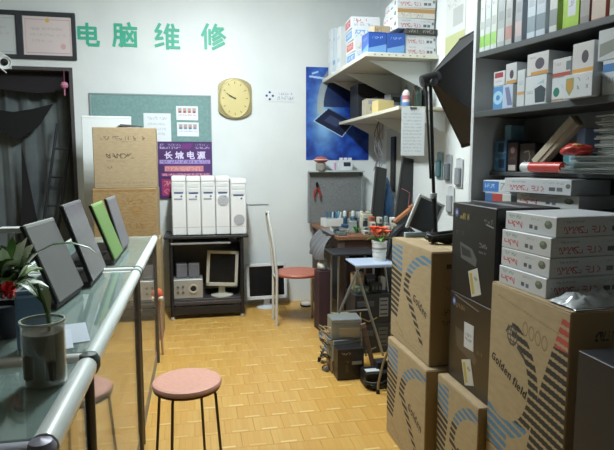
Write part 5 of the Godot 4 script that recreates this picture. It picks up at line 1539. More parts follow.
# ---------------------------------------------------------------- cartons on the right
func stripe_face(kind: int) -> StandardMaterial3D:
	# kind 0: swoosh with blue head at the far top corner; kind 1: same print the other way up, red stripes at the top
	var w := 224
	var h := 240
	var im := Image.create_empty(w, h, false, Image.FORMAT_RGB8)
	var f := FastNoiseLite.new()
	f.seed = 5
	f.frequency = 0.05
	var card := Color("b3a07c")
	var black := Color("37352f")
	var blue := Color("5f87a8")
	var red := Color("b9554c")
	for y in h:
		for x in w:
			var p := Vector2(float(x) / w, float(y) / h)
			var c := card
			var on := false
			var col := black
			if kind == 0:
				var st := fposmod((p.y - p.x * 0.12) * 18.0, 1.0) < 0.6
				var d := (p - Vector2(0.98, 0.44)) * Vector2(1.0, 1.55)
				var r := d.length()
				if st:
					if p.x < 0.3 - maxf(0.0, p.y - 0.3) * 0.25 and p.y > 0.04 and p.y < 0.78:
						on = true
						col = blue if p.y < 0.22 + p.x * 0.3 else black
					if r > 0.5 and r < 0.63 and d.y < 0.05 and d.x < 0.05:
						on = true
						col = blue if p.y < 0.2 + p.x * 0.12 else black
					var e := p.x - 0.41 - maxf(0.0, p.y - 0.42) * 0.95
					if p.y >= 0.42 and p.y < 0.88 and absf(e) < 0.075 - (p.y - 0.4) * 0.08:
						on = true
				if r < 0.49 and p.x > 0.45 and p.y < 0.45:
					on = false
			else:
				var st := fposmod((p.y - p.x * 0.09) * 20.0, 1.0) < 0.62
				var d := (p - Vector2(0.22, 0.52)) * Vector2(1.0, 1.3)
				var r := d.length()
				var edge := 0.93 - clampf((p.y - 0.02) * 0.5, 0.0, 0.2) - clampf((p.y - 0.42) * 0.35, 0.0, 0.2)
				if st:
					if p.x > edge and p.y > 0.02:
						on = true
						col = red if p.y < 0.2 else (blue if p.y > 0.9 else black)
					if r > 0.35 and r < 0.47 and (d.x > 0.1 or d.y > 0.1) and d.y > -0.5:
						on = true
						col = blue if d.y > 0.3 else black
					if p.y > 0.84 and p.x < 0.3:
						on = true
						col = blue
				if r < 0.345:
					on = false
			if on:
				c = col
			var k := 1.0 + 0.05 * f.get_noise_2d(x * 0.5, y * 2.0)
			im.set_pixel(x, y, Color(c.r * k, c.g * k, c.b * k))
	var ghost := Color("9c8560")
	if kind == 0:
		for k in 7:
			seg(im, Vector2(30 + k * 8, 196 + k * 3), Vector2(35 + k * 8, 202 + k * 3), 3, ghost)
		for k in 10:
			seg(im, Vector2(40 + k * 14, 222 + k), Vector2(48 + k * 14, 222 + k), 1.5, ghost)
	else:
		for k in 20:
			seg(im, Vector2(24 + k * 9, 14 + k * 0.8), Vector2(30 + k * 9, 14 + k * 0.8), 1.5, ghost)
		# outlined numerals and the globe emblem
		for k in 4:
			var o := Vector2(112 + k * 18, 44 + k * 2)
			for q in 14:
				var a := TAU * q / 14.0
				var a2 := TAU * (q + 1) / 14.0
				seg(im, o + Vector2(cos(a) * 7, sin(a) * 9), o + Vector2(cos(a2) * 7, sin(a2) * 9), 2, Color("8a7352"))
		for q in 16:
			var a := TAU * q / 16.0
			var a2 := TAU * (q + 1) / 16.0
			seg(im, Vector2(74, 62) + Vector2(cos(a) * 15, sin(a) * 13), Vector2(74, 62) + Vector2(cos(a2) * 15, sin(a2) * 13), 3, Color("54504a"))
			seg(im, Vector2(74, 62) + Vector2(cos(a) * 6, sin(a) * 13), Vector2(74, 62) + Vector2(cos(a2) * 6, sin(a2) * 13), 2, Color("54504a"))
		for q in 3:
			seg(im, Vector2(61, 55 + q * 7), Vector2(87, 56 + q * 7), 2, Color("54504a"))
		seg(im, Vector2(54, 60), Vector2(62, 50), 3, Color("4c4840"))
		seg(im, Vector2(92, 74), Vector2(112, 84), 5, Color("4c4840"))
	var m := StandardMaterial3D.new()
	m.albedo_texture = ImageTexture.create_from_image(im)
	m.roughness = 0.75
	m.texture_repeat = false
	return m

func cartons() -> void:
	var card := noisy(Color("9f8a68"), Color("ae9876"), 0.03, Vector3(1.6, 1.6, 1.6), 0.8, 41)
	var f0 := stripe_face(0)
	var f1 := stripe_face(1)
	var marks := ink(pr(128, 200, "a38e6c", [["r", 0.25, 0.1, 0.7, 0.14, "5d4f3c"], ["t", 0.25, 0.3, 0.75, 0.34, "77674c"], ["t", 0.2, 0.5, 0.8, 0.55, "77674c"], ["t", 0.2, 0.6, 0.8, 0.64, "77674c"], ["c", 0.5, 0.83, 0.05, "54473a"]], 3), 0.8)
	var icons := ink(pr(160, 200, "a38e6c", [["t", 0.25, 0.1, 0.8, 0.14, "4a4034"], ["r", 0.25, 0.2, 0.45, 0.32, "40362c"], ["r", 0.29, 0.23, 0.33, 0.29, "a38e6c"], ["r", 0.37, 0.22, 0.41, 0.3, "8a7352"], ["r", 0.52, 0.2, 0.72, 0.32, "40362c"], ["r", 0.56, 0.22, 0.58, 0.3, "a38e6c"], ["r", 0.62, 0.22, 0.64, 0.3, "a38e6c"], ["t", 0.28, 0.38, 0.75, 0.41, "5d4f3c"]], 7), 0.8)
	var cs := Vector3(0.27, 0.507, 0.485)
	var spec := [
		["tan carton with blue and black swoosh stripes on the floor under its twin", Vector3(1.088, 0, -2.37), cs, f0, marks],
		["tan carton with swoosh stripes carrying the light stand", Vector3(1.115, 0.5095, -2.405), cs, f0, marks],
		["tan striped carton on the floor under the black printer boxes", Vector3(1.125, 0, -1.92), Vector3(0.27, 0.507, 0.345), f0, marks],
		["large tan carton with red and black stripes under the white boxes", Vector3(1.175, 0.402, -1.525), Vector3(0.32, 0.58, 0.42), f1, icons],
		["plain tan carton on the floor under the red striped carton", Vector3(1.175, 0, -1.525), Vector3(0.32, 0.399, 0.42), card, icons]]
	for k in spec.size():
		var s: Array = spec[k]
		var t := thing("striped_carton", s[0], "carton", s[1], 0, "tan cartons along the aisle")
		part("carton_body", box_mesh(s[2], 0.004, card, {"left": s[3], "front": s[4]}), t)
		var q: Vector3 = s[2]
		pbox("top_flap", Vector3(-q.x * 0.25, q.y + 0.0008, 0), Vector3(q.x * 0.49, 0.0016, q.z * 0.985), card, t, 0.0004)
		pbox("top_flap", Vector3(q.x * 0.25, q.y + 0.0008, 0), Vector3(q.x * 0.49, 0.0016, q.z * 0.985), card, t, 0.0004)
		pbox("tape", Vector3(0, q.y + 0.0019, 0), Vector3(0.05, 0.0006, q.z * 0.97), mat("c6b48c", 0.35), t, 0.0001)
		var bs := Basis(Vector3(0, -0.3, 0.95).normalized(), Vector3(0, 0.95, 0.3).normalized(), Vector3(-1, 0, 0))
		if k < 3:
			lettering(t, "Golden", Vector3(-q.x / 2 - 0.0003, q.y * 0.48, q.z * 0.26), bs, 0.048, mat("4a443a", 0.7))
		elif k == 3:
			lettering(t, "Golden field", Vector3(-q.x / 2 - 0.0003, q.y * 0.5, -q.z * 0.2), bs, 0.038, mat("332f28", 0.7))
	# black printer boxes
	var logo := [["c", 0.1, 0.1, 0.05, "4d5f94"], ["c", 0.1, 0.1, 0.025, "aeb9d6"]]
	var upper := logo + [["t", 0.2, 0.1, 0.4, 0.16, "b5a04a"], ["t", 0.1, 0.3, 0.3, 0.34, "6b6c6e"], ["p", P([0.2, 0.42, 0.5, 0.46, 0.62, 0.56, 0.6, 0.64, 0.24, 0.6]), "5c605f"], ["p", P([0.24, 0.46, 0.46, 0.49, 0.5, 0.56, 0.27, 0.56]), "2e3133"], ["t", 0.66, 0.38, 0.82, 0.42, "88898b"], ["t", 0.66, 0.46, 0.82, 0.48, "6b6c6e"], ["l", P([0.8, 0.17, 0.95, 0.19]), 0.012, "a8aaab"], ["t", 0.76, 0.12, 0.92, 0.16, "8a8c8e"]]
	var lower := logo + [["t", 0.16, 0.1, 0.45, 0.15, "8a6f4a"], ["p", P([0.15, 0.38, 0.45, 0.4, 0.7, 0.62, 0.65, 0.68, 0.2, 0.6]), "4f4a44"], ["l", P([0.12, 0.02, 0.7, 0.08]), 0.012, "8b8783"], ["t", 0.7, 0.5, 0.85, 0.54, "6b6560"]]
	for k in 2:
		var t := thing("printer_box", ["black printer carton with printer picture, under another black carton", "black printer carton with blue emblem and yellow sticker on top"][k], "carton", Vector3(1.155, 0.5098 + 0.365 * k, -1.912), 0)
		var s := Vector3(0.25, 0.3635, 0.335)
		part("carton_body", box_mesh(s, 0.003, mat("201f20", 0.4), {"left": ink(pr(200, 192, ["2a2522", "1f2022"][k], [lower, upper][k], 40 + k), 0.35)}), t)
		pbox("tape", Vector3(0, s.y + 0.0004, 0), Vector3(0.05, 0.0008, s.z * 0.96), mat("6f7375", 0.25), t, 0.0002)
		var tilt := Transform3D(Basis(Vector3.LEFT, 0.35), Vector3(-s.x / 2 - 0.0006, 0.07 if k == 0 else 0.07, [0.0, 0.03][k]))
		var b := MB.new()
		b.box(Vector3.ZERO, Vector3(0.001, 0.1, 0.075), tilt)
		put("sticker", b, ink(pr(32, 40, "c6c6ba", [["r", 0.1, 0.1, 0.4, 0.9, "b8a44e"], ["t", 0.5, 0.3, 0.9, 0.45, "55584c"]], 3), 0.5), t, "pale yellow sticker")
		if k == 0:
			b = MB.new()
			b.box(Vector3.ZERO, Vector3(0.001, 0.1, 0.075), Transform3D(Basis(Vector3.LEFT, 0.03), Vector3(-s.x / 2 - 0.0006, 0.215, 0.0)))
			put("address_label", b, ink(pr(32, 40, "cfd2d4", [["t", 0.15, 0.4, 0.85, 0.5, "8a8f94"], ["t", 0.15, 0.6, 0.85, 0.68, "8a8f94"]], 5), 0.5), t, "white address label")
	# white motherboard boxes on the red striped carton
	for k in 4:
		var y := 0.9848 + 0.0625 * k
		var at := [Vector3(1.185, y, -1.598), Vector3(1.192, y, -1.6), Vector3(1.192, y, -1.6), Vector3(1.205, y, -1.603)]
		var t := small_box("motherboard_box", ["white motherboard box lowest on the red striped carton", "white motherboard box second up on the red striped carton", "white motherboard box third up on the red striped carton", "white motherboard box topmost on the red striped carton"][k], at[k], Vector3(0.3, 0.0605, 0.245), [3.0, 3.6, 4.0, 5.0][k], mat("cdd0d2", 0.4), {"front": BOARD[0], "left": BOARD[1], "top": BOARD[2]}, "white motherboard boxes")
	# antistatic bags
	var fn := FastNoiseLite.new()
	fn.seed = 22
	for k in 2:
		var t := thing("antistatic_bag", ["crumpled silver antistatic bag on the striped carton edge", "silver antistatic bag folded over the carton corner by the black carton"][k], "bag", Vector3([1.125, 1.282][k], 0.9848, [-1.388, -1.388][k]), [3, -3][k])
		var pts := []
		for i in 13:
			var row := []
			for j in 15:
				var u := j / 14.0 - 0.5
				var v := 0.5 - i / 12.0
				var edge := minf(minf(j, 14 - j) / 3.0, minf(i, 12 - i) / 3.0)
				row.append(Vector3(u * [0.19, 0.1][k], 0.004 + minf(1.0, edge) * (0.016 + 0.04 * absf(fn.get_noise_2d(i * 22.0 + k * 40, j * 22.0))) * [1.0, 0.9][k], v * 0.11))
			pts.append(row)
		var b := MB.new()
		pts.reverse()
		b.grid(pts, 0.001)
		put("bag_sheet", b, mat("b4babd", 0.3, 0.2), t)
		pbox("bag_seam", Vector3(0, 0.002, 0.058), Vector3([0.19, 0.1][k], 0.002, 0.01), mat("b9bfc3", 0.25, 0.4), t, 0.0004)
	# dark carton at the near end
	small_box("black_carton", "dark carton on the floor before the red striped carton", Vector3(1.148, 0, -1.11), Vector3(0.31, 0.9, 0.28), 0, mat("26262b", 0.5), {}, "", "carton")

# ---------------------------------------------------------------- light stand with softbox
func light_stand() -> void:
	var Y := 1.0175
	var t := thing("softbox_light", "black softbox lamp on a short black stand standing on a carton", "lamp", Vector3(1.165, Y, -2.535))
	var blk := mat("16171a", 0.5)
	var o := Vector3(1.165, Y, -2.535)
	plathe("stand_base", [Vector2(0, 0), Vector2(0.05, 0), Vector2(0.054, 0.006), Vector2(0.05, 0.014), Vector2(0.02, 0.022), Vector2(0, 0.022)], Vector3.ZERO, blk, t, 24)
	ptube("lower_tube", [Vector3(0, 0.015, 0), Vector3(-0.004, 0.22, -0.02)], 0.013, blk, t, 10)
	ptube("upper_tube", [Vector3(-0.004, 0.2, -0.02), Vector3(-0.012, 0.79, -0.08)], 0.0085, blk, t, 10)
	ptube("support_tube", [Vector3(-0.02, 0.3, -0.03), Vector3(-0.035, 0.79, -0.085)], 0.006, mat("3c3d40", 0.4, 0.4), t, 8)
	pbox("clamp", Vector3(-0.006, 0.215, -0.02), Vector3(0.03, 0.03, 0.026), mat("a9abab", 0.4, 0.3), t, 0.004)
	plathe("lamp_head", [Vector2(0, -0.05), Vector2(0.03, -0.045), Vector2(0.035, 0.03), Vector2(0.03, 0.05), Vector2(0, 0.055)], Vector3(-0.012, 0.79, -0.085), mat("2a2b2e", 0.4), t, 14, Basis(Vector3.BACK, -1.3))
	plathe("tilt_knob", [Vector2(0, 0), Vector2(0.018, 0), Vector2(0.018, 0.02), Vector2(0, 0.022)], Vector3(-0.012, 0.77, -0.05), mat("3a3b3e", 0.5), t, 12, Basis(Vector3.RIGHT, PI / 2))
	# rim corners of the softbox, apex at the lamp head
	var apex := Vector3(1.153, 1.814, -2.62)
	var rim := [Vector3(1.499, 2.113, -2.564), Vector3(1.486, 1.532, -2.473), Vector3(1.425, 1.483, -2.79), Vector3(1.438, 2.065, -2.881)]
	var mid := (rim[0] + rim[2]) * 0.5 as Vector3
	var cloth := noisy(Color("1f1f21"), Color("2d2d2f"), 0.08, Vector3(4, 4, 4), 0.55, 51)
	var silver := mat("a9abad", 0.4, 0.3)
	for k in 4:
		var a: Vector3 = rim[k]
		var b2: Vector3 = rim[(k + 1) % 4]
		var inner := apex.lerp(mid, 0.06)
		var p0 := inner + (a - mid) * 0.08
		var p1 := inner + (b2 - mid) * 0.08
		var rows := []
		for i in 7:
			var f := i / 6.0
			var row := []
			for j in 7:
				var g := j / 6.0
				var q := p0.lerp(p1, g).lerp(a.lerp(b2, g), f)
				q += (mid - q).normalized() * 0.012 * sin(PI * g) * sin(PI * f)
				row.append(q - o)
			rows.append(row)
		var b := MB.new()
		b.grid(rows, 0.0)
		put("cloth_panel", b, cloth, t)
		b = MB.new()
		b.tube([p0 - o, a - o], 0.004, 6)
		put("rib", b, mat("2c2d30", 0.5), t)
		b = MB.new()
		b.tube([a - o, b2 - o], 0.008, 8)
		put("rim_edge", b, mat("1a1a1c", 0.6), t)
	var b := MB.new()
	var inset := []
	for k in 4:
		inset.append((rim[k] as Vector3).lerp(mid, 0.04) + (apex - mid).normalized() * 0.012 - o)
	b.quad(inset[0], inset[1], inset[2], inset[3])
	put("diffuser", b, mat("d6d8d8", 0.8), t)
	# cable coil on the carton
	t = thing("black_cable_coil", "thick black cable coiled on the carton round the stand foot", "cable", Vector3(1.15, Y + 0.003, -2.4))
	for k in 5:
		var pts := []
		for i in 26:
			var a := TAU * i / 12.0 + k * 1.1
			pts.append(Vector3(cos(a) * (0.055 + 0.011 * k) * (1.0 + 0.15 * sin(a * 2 + k)), 0.009 + 0.008 * k + 0.006 * sin(a * 3 + k), sin(a) * (0.035 + 0.006 * k)))
		ptube("cable", pts, 0.0075, mat("141517", 0.45), t, 7)
	pbox("plug", Vector3(0.08, 0.03, 0.05), Vector3(0.035, 0.028, 0.05), mat("1b1c1e", 0.5), t, 0.006)
	# tilted white framed screen behind the carton
	t = thing("white_frame_screen", "white framed dark screen tilted behind the light stand foot", "monitor", Vector3(1.135, Y + 0.0015, -2.628))
	var tr := Transform3D(Basis(Vector3.BACK, deg_to_rad(-23)), Vector3(-0.02, 0.028, 0))
	b = MB.new()
	b.cbox(Vector3(0, 0.085, 0), Vector3(0.135, 0.16, 0.01), 0.003, tr)
	put("screen_back", b, mat("3d4247", 0.4), t)
	b = MB.new()
	b.cbox(Vector3(-0.07, 0.08, 0.002), Vector3(0.016, 0.175, 0.016), 0.004, tr)
	put("frame_side", b, mat("cfd4d4", 0.4), t)
	b = MB.new()
	b.cbox(Vector3(0.07, 0.08, 0.002), Vector3(0.016, 0.175, 0.016), 0.004, tr)
	put("frame_side", b, mat("cfd4d4", 0.4), t)
	b = MB.new()
	b.cbox(Vector3(0, 0.172, 0.002), Vector3(0.156, 0.012, 0.016), 0.004, tr)
	put("frame_side", b, mat("cfd4d4", 0.4), t)
	pbox("stand_block", Vector3(-0.02, 0.012, 0), Vector3(0.15, 0.024, 0.024), mat("9fb3bd", 0.4), t)

# ---------------------------------------------------------------- shelf unit
const UA := 10.0
const U0 := Vector3(1.28, 0, -2.4)

func uat(d: float, y: float, l: float) -> Vector3:
	# a point of the shelf unit: d in from its front, y up, l along it from the far panel
	var a := deg_to_rad(UA)
	return U0 + Vector3(cos(a), 0, -sin(a)) * d + Vector3(sin(a), 0, cos(a)) * l + Vector3.UP * y

func stock(called: String, label: String, l0: float, l1: float, y: float, h: float, depth: float, side: Material, faces := {}, front := 0.01, turn := 0.0, cat := "box", group := "") -> Node3D:
	# a box on the unit whose face towards the aisle is its "left" face
	var t := thing(called, label, cat, uat(front + depth / 2, y, (l0 + l1) / 2), UA + turn, group)
	part("box_body", box_mesh(Vector3(depth, h, l1 - l0), 0.0015, side, faces), t)
	pbox("lid_flap", Vector3(0, h + 0.0004, 0), Vector3(depth * 0.94, 0.0008, (l1 - l0) * 0.9), side, t, 0.0002)
	return t

func shelf_unit() -> void:
	var t := thing("shelf_unit", "white sided shelf unit packed with retail boxes and papers", "shelf", U0, UA)
	var white := mat("d3d8da", 0.4)
	var dark := mat("4a4d4e", 0.45)
	pbox("end_panel", Vector3(0.155, 1.15, -0.012), Vector3(0.31, 2.3, 0.022), white, t)
	pbox("end_panel", Vector3(0.155, 1.15, 1.26), Vector3(0.31, 2.3, 0.022), white, t)
	pbox("back_panel", Vector3(0.304, 1.15, 0.624), Vector3(0.008, 2.3, 1.25), mat("a9adaf", 0.6), t)
	var L := 1.245
	for y in [0.3, 0.75, 1.22, 1.63, 1.898, 2.3]:
		pbox("shelf_board", Vector3(0.155, y - 0.0115, L / 2), Vector3(0.29, 0.02, L), dark if y < 2.2 else white, t)
		pbox("shelf_edge", Vector3(0.004, y - 0.0125, L / 2), Vector3(0.008, 0.026, L), mat("5c6162", 0.35, 0.2), t)
	pbox("shelf_board", Vector3(0.2, 1.3465, L / 2), Vector3(0.2, 0.018, L), dark, t)
	# upright software boxes and binders on the top visible shelf
	var Y := 1.899
	var rows := [[0.012, 0.045, 0.24, "d9e2dc", "93cf62"], [0.047, 0.085, 0.25, "cfd9d8", "9ed46c"], [0.087, 0.125, 0.26, "d3dcd6", "a4d878"], [0.128, 0.175, 0.27, "a9b4b2", "c3cac8"], [0.178, 0.22, 0.27, "b3b8b6", "b98f88"], [0.237, 0.278, 0.29, "a7adb4", "c9b9b8"], [0.306, 0.352, 0.3, "c9d8e2", "8fa4b0"], [0.355, 0.405, 0.3, "c3d0dc", "7f929c"], [0.424, 0.464, 0.3, "ccd2ce", "8c9694"], [0.49, 0.566, 0.31, "a3cc3a", "c8d8b0"], [0.57, 0.612, 0.31, "8b8884", "a09c98"], [0.62, 0.68, 0.31, "c9685a", "d0c2b4"], [0.694, 0.76, 0.31, "cfd6cc", "b9c2b9"]]
	var what := ["pale box with lime foot against the end panel of the shelf unit", "grey white box with lime foot second from the end panel", "pale mint box with lime foot third from the end panel", "slate spined box beside the lime footed boxes", "grey box with reddish band on the top packed shelf", "narrow grey box between two dark gaps on the shelf", "pale blue spine box on the top packed shelf", "second pale blue spine box beside its twin", "white box with grey foot beside the dark gap", "bright lime green box with white label on the shelf", "dull grey box beside the bright lime green box", "red and cream box near the lime green box", "pale greenish box past the red and cream box"]
	for k in rows.size():
		var r: Array = rows[k]
		var items := [["r", 0.0, 0.72, 1.0, 0.93, r[4]], ["t", 0.2, 0.2, 0.8, 0.26, Color(r[3]).darkened(0.3).to_html(false)], ["r", 0.15, 0.45, 0.85, 0.6, Color(r[3]).darkened(0.12).to_html(false)]]
		if k == 9:
			items = [["r", 0.3, 0.66, 0.8, 0.88, "d3dadf"], ["t", 0.36, 0.7, 0.76, 0.76, "8f9cb4"], ["r", 0, 0, 1, 0.05, "8fb82e"]]
		elif k == 11:
			items = [["r", 0.0, 0.66, 1.0, 1.0, r[4]], ["r", 0, 0, 0.12, 0.66, "b9b2a6"]]
		stock("software_box", what[k], r[0], r[1], Y, r[2], 0.2, mat(r[3], 0.45), {"left": ink(pr(40, 160, r[3], items, k), 0.35)}, 0.008, 0, "box", "upright boxes on the shelf unit")
	# row of retail boxes
	Y = 1.631
	var w := mat("cfd3d5", 0.4)
	var face := func(bg, items, s := 1) -> Dictionary: return {"left": ink(pr(96, 80, bg, items, s), 0.35), "front": w}
	stock("disc_box", "blue and white box with disc picture on the shelf unit", 0.115, 0.24, Y, 0.1, 0.16, w, face.call("b9cde0", [["r", 0.0, 0.0, 0.5, 1.0, "5b93c8"], ["c", 0.25, 0.5, 0.3, "a9d4ea"], ["c", 0.25, 0.5, 0.12, "4a84c0"], ["p", P([0.6, 0.1, 0.8, 0.1, 1.0, 0.9, 0.75, 0.9]), "7d84a8"]]))
	stock("red_label_box", "white box with dark red label on the disc box", 0.115, 0.187, Y + 0.1015, 0.062, 0.14, w, face.call("d0d4d6", [["r", 0.1, 0.08, 0.85, 0.45, "a03c46"], ["t", 0.1, 0.6, 0.8, 0.75, "9aa0a4"]]))
	stock("webcam_box", "white webcam box with orange band on the disc box", 0.19, 0.258, Y + 0.1015, 0.085, 0.14, w, face.call("cdd0d2", [["c", 0.55, 0.55, 0.22, "4c4a54"], ["r", 0.1, 0.85, 1.0, 1.0, "c79a58"]]))
	stock("printer_picture_box", "white box with dark printer picture on the shelf unit", 0.31, 0.425, Y, 0.115, 0.17, w, face.call("d6dde0", [["p", P([0.45, 0.45, 0.75, 0.35, 0.98, 0.5, 0.95, 0.95, 0.5, 0.95]), "45525a"], ["p", P([0.55, 0.3, 0.9, 0.15, 0.9, 0.3]), "a9c4d0"], ["t", 0.06, 0.5, 0.35, 0.6, "9aa5ac"]]))
	stock("pale_box", "pale slim box beside the printer picture box", 0.262, 0.307, Y, 0.15, 0.15, w, face.call("cdd5d8", [["t", 0.2, 0.3, 0.8, 0.4, "a0a9ae"], ["r", 0.0, 0.6, 1.0, 0.7, "c8a070"]]))
	stock("webcam_box", "white webcam box with orange band on the printer picture box", 0.315, 0.43, Y + 0.1165, 0.088, 0.15, w, face.call("d3d3d2", [["c", 0.6, 0.5, 0.26, "5a5662"], ["r", 0.2, 0.85, 1.0, 1.0, "cf9a50"], ["t", 0.1, 0.15, 0.4, 0.22, "9a9a9a"]]))
	stock("green_logo_box", "white box with green round mark on the shelf unit", 0.452, 0.545, Y, 0.09, 0.17, w, face.call("d2dade", [["c", 0.25, 0.6, 0.2, "2f7d64"], ["t", 0.5, 0.3, 0.9, 0.45, "a6b0b5"], ["r", 0, 0.9, 1, 1, "b08f70"]]))
	stock("red_strip_box", "white box with red strip on the green marked box", 0.452, 0.54, Y + 0.0915, 0.07, 0.15, w, face.call("d0d0ce", [["r", 0, 0.78, 1, 1, "b0584e"], ["r", 0.75, 0.2, 1.0, 0.7, "6f7f84"], ["t", 0.1, 0.2, 0.5, 0.35, "98a0a2"]]))
	stock("shield_box", "large white box with golden shield emblem", 0.548, 0.675, Y, 0.085, 0.19, w, face.call("d9dde0", [["p", P([0.08, 0.12, 0.36, 0.12, 0.36, 0.6, 0.22, 0.9, 0.08, 0.6]), "9aa56e"], ["p", P([0.13, 0.2, 0.31, 0.2, 0.31, 0.56, 0.22, 0.78, 0.13, 0.56]), "c99a4e"], ["t", 0.5, 0.15, 0.6, 0.3, "7a8086"], ["t", 0.8, 0.15, 0.9, 0.3, "7a8086"], ["t", 0.5, 0.5, 0.6, 0.65, "7a8086"], ["t", 0.8, 0.5, 0.9, 0.65, "7a8086"]]), -0.03)
	stock("webcam_box", "white webcam box with orange band on the shield box", 0.545, 0.64, Y + 0.0865, 0.115, 0.15, w, face.call("cfcfcd", [["c", 0.6, 0.45, 0.2, "544c54"], ["r", 0, 0.82, 1.0, 0.95, "cf9a50"]]))
	stock("blue_strip_box", "white flat box with blue strip beside the shield box", 0.68, 0.78, Y, 0.12, 0.17, w, face.call("cdd5da", [["r", 0.0, 0.1, 0.5, 0.35, "4f86bc"], ["t", 0.1, 0.5, 0.9, 0.65, "9aa5ac"]]))
	stock("scanner_box", "white box with scanner picture past the webcam boxes", 0.655, 0.78, Y + 0.1215, 0.105, 0.17, w, face.call("c9cdd0", [["p", P([0.05, 0.45, 0.55, 0.35, 0.55, 0.75, 0.05, 0.9]), "8f948c"], ["r", 0.7, 0.3, 0.95, 0.7, "59656c"]]))
	# third shelf: dark clutter
	Y = 1.3565
	stock("blue_cube_box", "blue box with dark figures standing lowest by the end panel", 0.02, 0.1, Y, 0.07, 0.14, mat("4d7496", 0.4), {"left": ink(pr(64, 64, "4f7c9e", [["r", 0.4, 0.2, 0.9, 0.8, "2c4258"], ["t", 0.05, 0.1, 0.4, 0.3, "a9c8d8"]], 3), 0.35)}, 0.11)
	stock("blue_cube_box", "blue box with dark figures stacked on its twin by the end panel", 0.02, 0.1, Y + 0.0715, 0.07, 0.14, mat("4d7496", 0.4), {"left": ink(pr(64, 64, "45708f", [["r", 0.3, 0.15, 0.8, 0.8, "24384c"], ["t", 0.05, 0.75, 0.9, 0.9, "8fb4c8"]], 5), 0.35)}, 0.11)
	stock("sky_blue_pack", "small sky blue pack on the stacked blue boxes", 0.05, 0.09, Y + 0.143, 0.07, 0.08, mat("8cc0dc", 0.4), {}, 0.14)
	stock("brown_box", "dark brown box with white foot beside the blue boxes", 0.11, 0.17, Y, 0.13, 0.13, mat("3a2c2c", 0.5), {"left": ink(pr(48, 96, "40302f", [["c", 0.5, 0.25, 0.12, "8a6a60"], ["r", 0.1, 0.78, 0.9, 0.98, "c9c4bc"], ["t", 0.2, 0.5, 0.8, 0.6, "6a5653"]], 2), 0.4)}, 0.11)
	stock("brown_box", "dark umber box with pale curve beside the white footed box", 0.175, 0.265, Y, 0.125, 0.14, mat("37302c", 0.5), {"left": ink(pr(80, 80, "3a322e", [["l", P([0.3, 0.3, 0.6, 0.25, 0.7, 0.5, 0.5, 0.7, 0.3, 0.6]), 0.05, "7f776a"]], 2), 0.4)}, 0.12)
	t = thing("beige_envelope", "long beige padded envelope leaning across the dark shelf", "envelope", uat(0.13, Y, 0.405), UA)
	var b := MB.new()
	b.cbox(Vector3(0, 0, 0), Vector3(0.035, 0.055, 0.27), 0.006, Transform3D(Basis(Vector3.RIGHT, -0.72), Vector3(-0.01, 0.12, -0.02)))
	put("envelope_body", b, mat("a8a08a", 0.6), t)
	b = MB.new()
	b.cbox(Vector3(-0.019, 0.012, 0), Vector3(0.004, 0.03, 0.262), 0.001, Transform3D(Basis(Vector3.RIGHT, -0.72), Vector3(-0.01, 0.12, -0.02)))
	put("envelope_flap", b, mat("bdb6a0", 0.6), t)
	stock("teal_box", "small teal box under the pale blue carton on the dark shelf", 0.43, 0.49, Y, 0.075, 0.12, mat("4f8f92", 0.4), {"left": ink(pr(48, 48, "4a8a90", [["r", 0.5, 0.1, 0.95, 0.9, "8fc4dc"]], 2), 0.35)}, 0.11)
	stock("pale_blue_carton", "pale blue carton on the small teal box", 0.455, 0.495, Y + 0.0765, 0.1, 0.08, mat("9db8dc", 0.4), {}, 0.15)
	var fn := FastNoiseLite.new()
	fn.seed = 6
	t = thing("clear_bag", "clear plastic bag of green parts on the dark shelf", "bag", uat(0.26, Y, 0.545), UA)
	b = MB.new()
	b.blob(Vector3(0, 0.06, 0), Vector3(0.035, 0.085, 0.035), fn, 0.3, 3.0, 12, 18, true)
	put("bag_body", b, mat("7f8c86", 0.2), t)
	b = MB.new()
	b.blob(Vector3(-0.02, 0.145, 0), Vector3(0.02, 0.03, 0.02), fn, 0.4, 5.0)
	put("bag_neck", b, mat("98a29e", 0.2), t)
	stock("black_tin", "black box behind the plastic bag on the dark shelf", 0.59, 0.69, Y, 0.2, 0.045, mat("1c1d1f", 0.4), {}, 0.247)
	t = thing("red_roll_pack", "red plastic roll with white end lying at the shelf front", "pack", uat(0.075, 1.3578, 0.345), UA)
	t.position = uat(0.14, 1.3565, 0.345)
	ptube("roll_body", [Vector3(-0.075, 0.022, -0.04), Vector3(-0.075, 0.022, 0.13)], 0.0215, mat("b93c30", 0.4), t, 14)
	ptube("roll_end", [Vector3(-0.075, 0.022, -0.085), Vector3(-0.075, 0.022, -0.04)], 0.0213, mat("c9cbc9", 0.4), t, 14)
	t = thing("red_sachet", "red and yellow crumpled sachet on the fanned sheets", "packet", uat(0.045, Y + 0.0665, 0.575), UA)
	b = MB.new()
	b.blob(Vector3(-0.01, 0.016, 0), Vector3(0.05, 0.024, 0.06), fn, 0.7, 9.0, 14, 24, true)
	put("sachet_body", b, mat("b4352c", 0.35), t)
	b = MB.new()
	b.blob(Vector3(-0.03, 0.036, 0.01), Vector3(0.02, 0.008, 0.022), fn, 0.5, 11.0)
	put("sachet_top", b, mat("c9a060", 0.35), t)
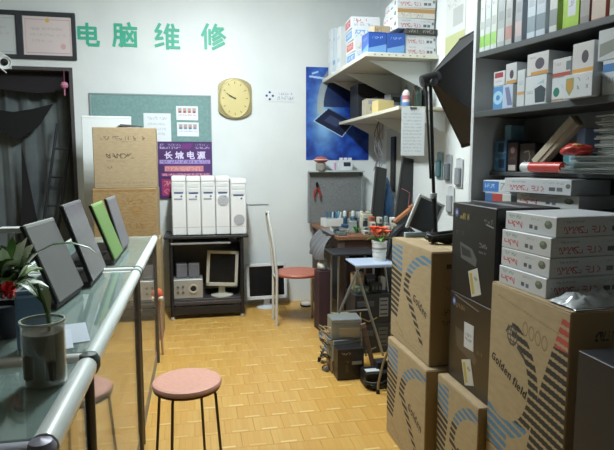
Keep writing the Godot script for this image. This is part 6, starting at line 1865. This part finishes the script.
	# paper piles: magazines lying flat
	for k in 9:
		t = thing("loose_sheet", "%s wide sheet from the bottom of the fanned stack on the shelf unit" % ORD[k], "paper", uat(0.11 - 0.006 * (k % 3), 1.3565 + 0.0072 * k, 0.70 + 0.008 * k), UA + 5.0 * sin(k * 1.9), "fanned sheets on the shelf unit")
		pbox("pages", Vector3(0, 0.0034, 0), Vector3(0.24, 0.0045, 0.34), mat(["bcc2c0", "a3aca8", "cdd1cd"][k % 3], 0.6), t, 0.0006)
		pbox("cover", Vector3(-0.001, 0.0062, 0), Vector3(0.244, 0.0009, 0.344), mat(["d6d9d5", "8d9896", "c3c9c6"][k % 3], 0.3), t, 0.0002)
	for k in 20:
		var thick := 0.0062
		var c: String = ["bfc4c4", "8f9898", "d3d6d2", "6f7a7c", "aeb6b4", "98a29a"][k % 6]
		var off: float = 0.012 * sin(k * 1.7)
		t = thing("magazine", "%s magazine from the bottom of the tall pile on the fanned sheets" % ORD[k], "magazine", uat(0.165 - off * 0.6, 1.4225 + 0.0074 * k, 0.755 - off), UA + 3.0 * sin(k * 2.3), "magazines in the shelf pile")
		pbox("pages", Vector3(0, 0.0036, 0), Vector3(0.19, thick - 0.001, 0.26), mat("d0d0ca", 0.7), t, 0.0006)
		pbox("cover", Vector3(-0.001, thick + 0.0004, 0), Vector3(0.194, 0.0009, 0.264), mat(c, 0.3), t, 0.0002)
	# lowest visible shelf: flat white boxes
	Y = 1.221
	var bside := mat("c3c6c7", 0.4)
	stock("flat_white_box", "flat white box lying under another at the shelf front", 0.3, 0.62, Y, 0.052, 0.2, bside, {"left": BOARD[1]}, 0.0)
	stock("flat_white_box", "long flat white box with red print under the magazines", 0.245, 0.6, Y + 0.0535, 0.058, 0.2, bside, {"left": BOARD[0]}, -0.02)
	stock("blue_label_box", "white box with blue label beside the end panel", 0.045, 0.225, Y + 0.0405, 0.055, 0.12, w, {"left": ink(pr(96, 40, "cfd5da", [["r", 0.0, 0.05, 0.6, 0.95, "4a80c4"], ["t", 0.08, 0.3, 0.5, 0.6, "c3d8ee"], ["t", 0.68, 0.2, 0.9, 0.7, "98a08c"]], 2), 0.35)}, 0.03)
	stock("red_blue_box", "thin red and blue box under the blue labelled box", 0.06, 0.232, Y, 0.039, 0.13, w, {"left": ink(pr(96, 32, "c9ccc4", [["r", 0.0, 0.0, 0.3, 1.0, "4f74a8"], ["r", 0.3, 0.0, 0.7, 1.0, "b9504a"]], 2), 0.35)}, 0.03)
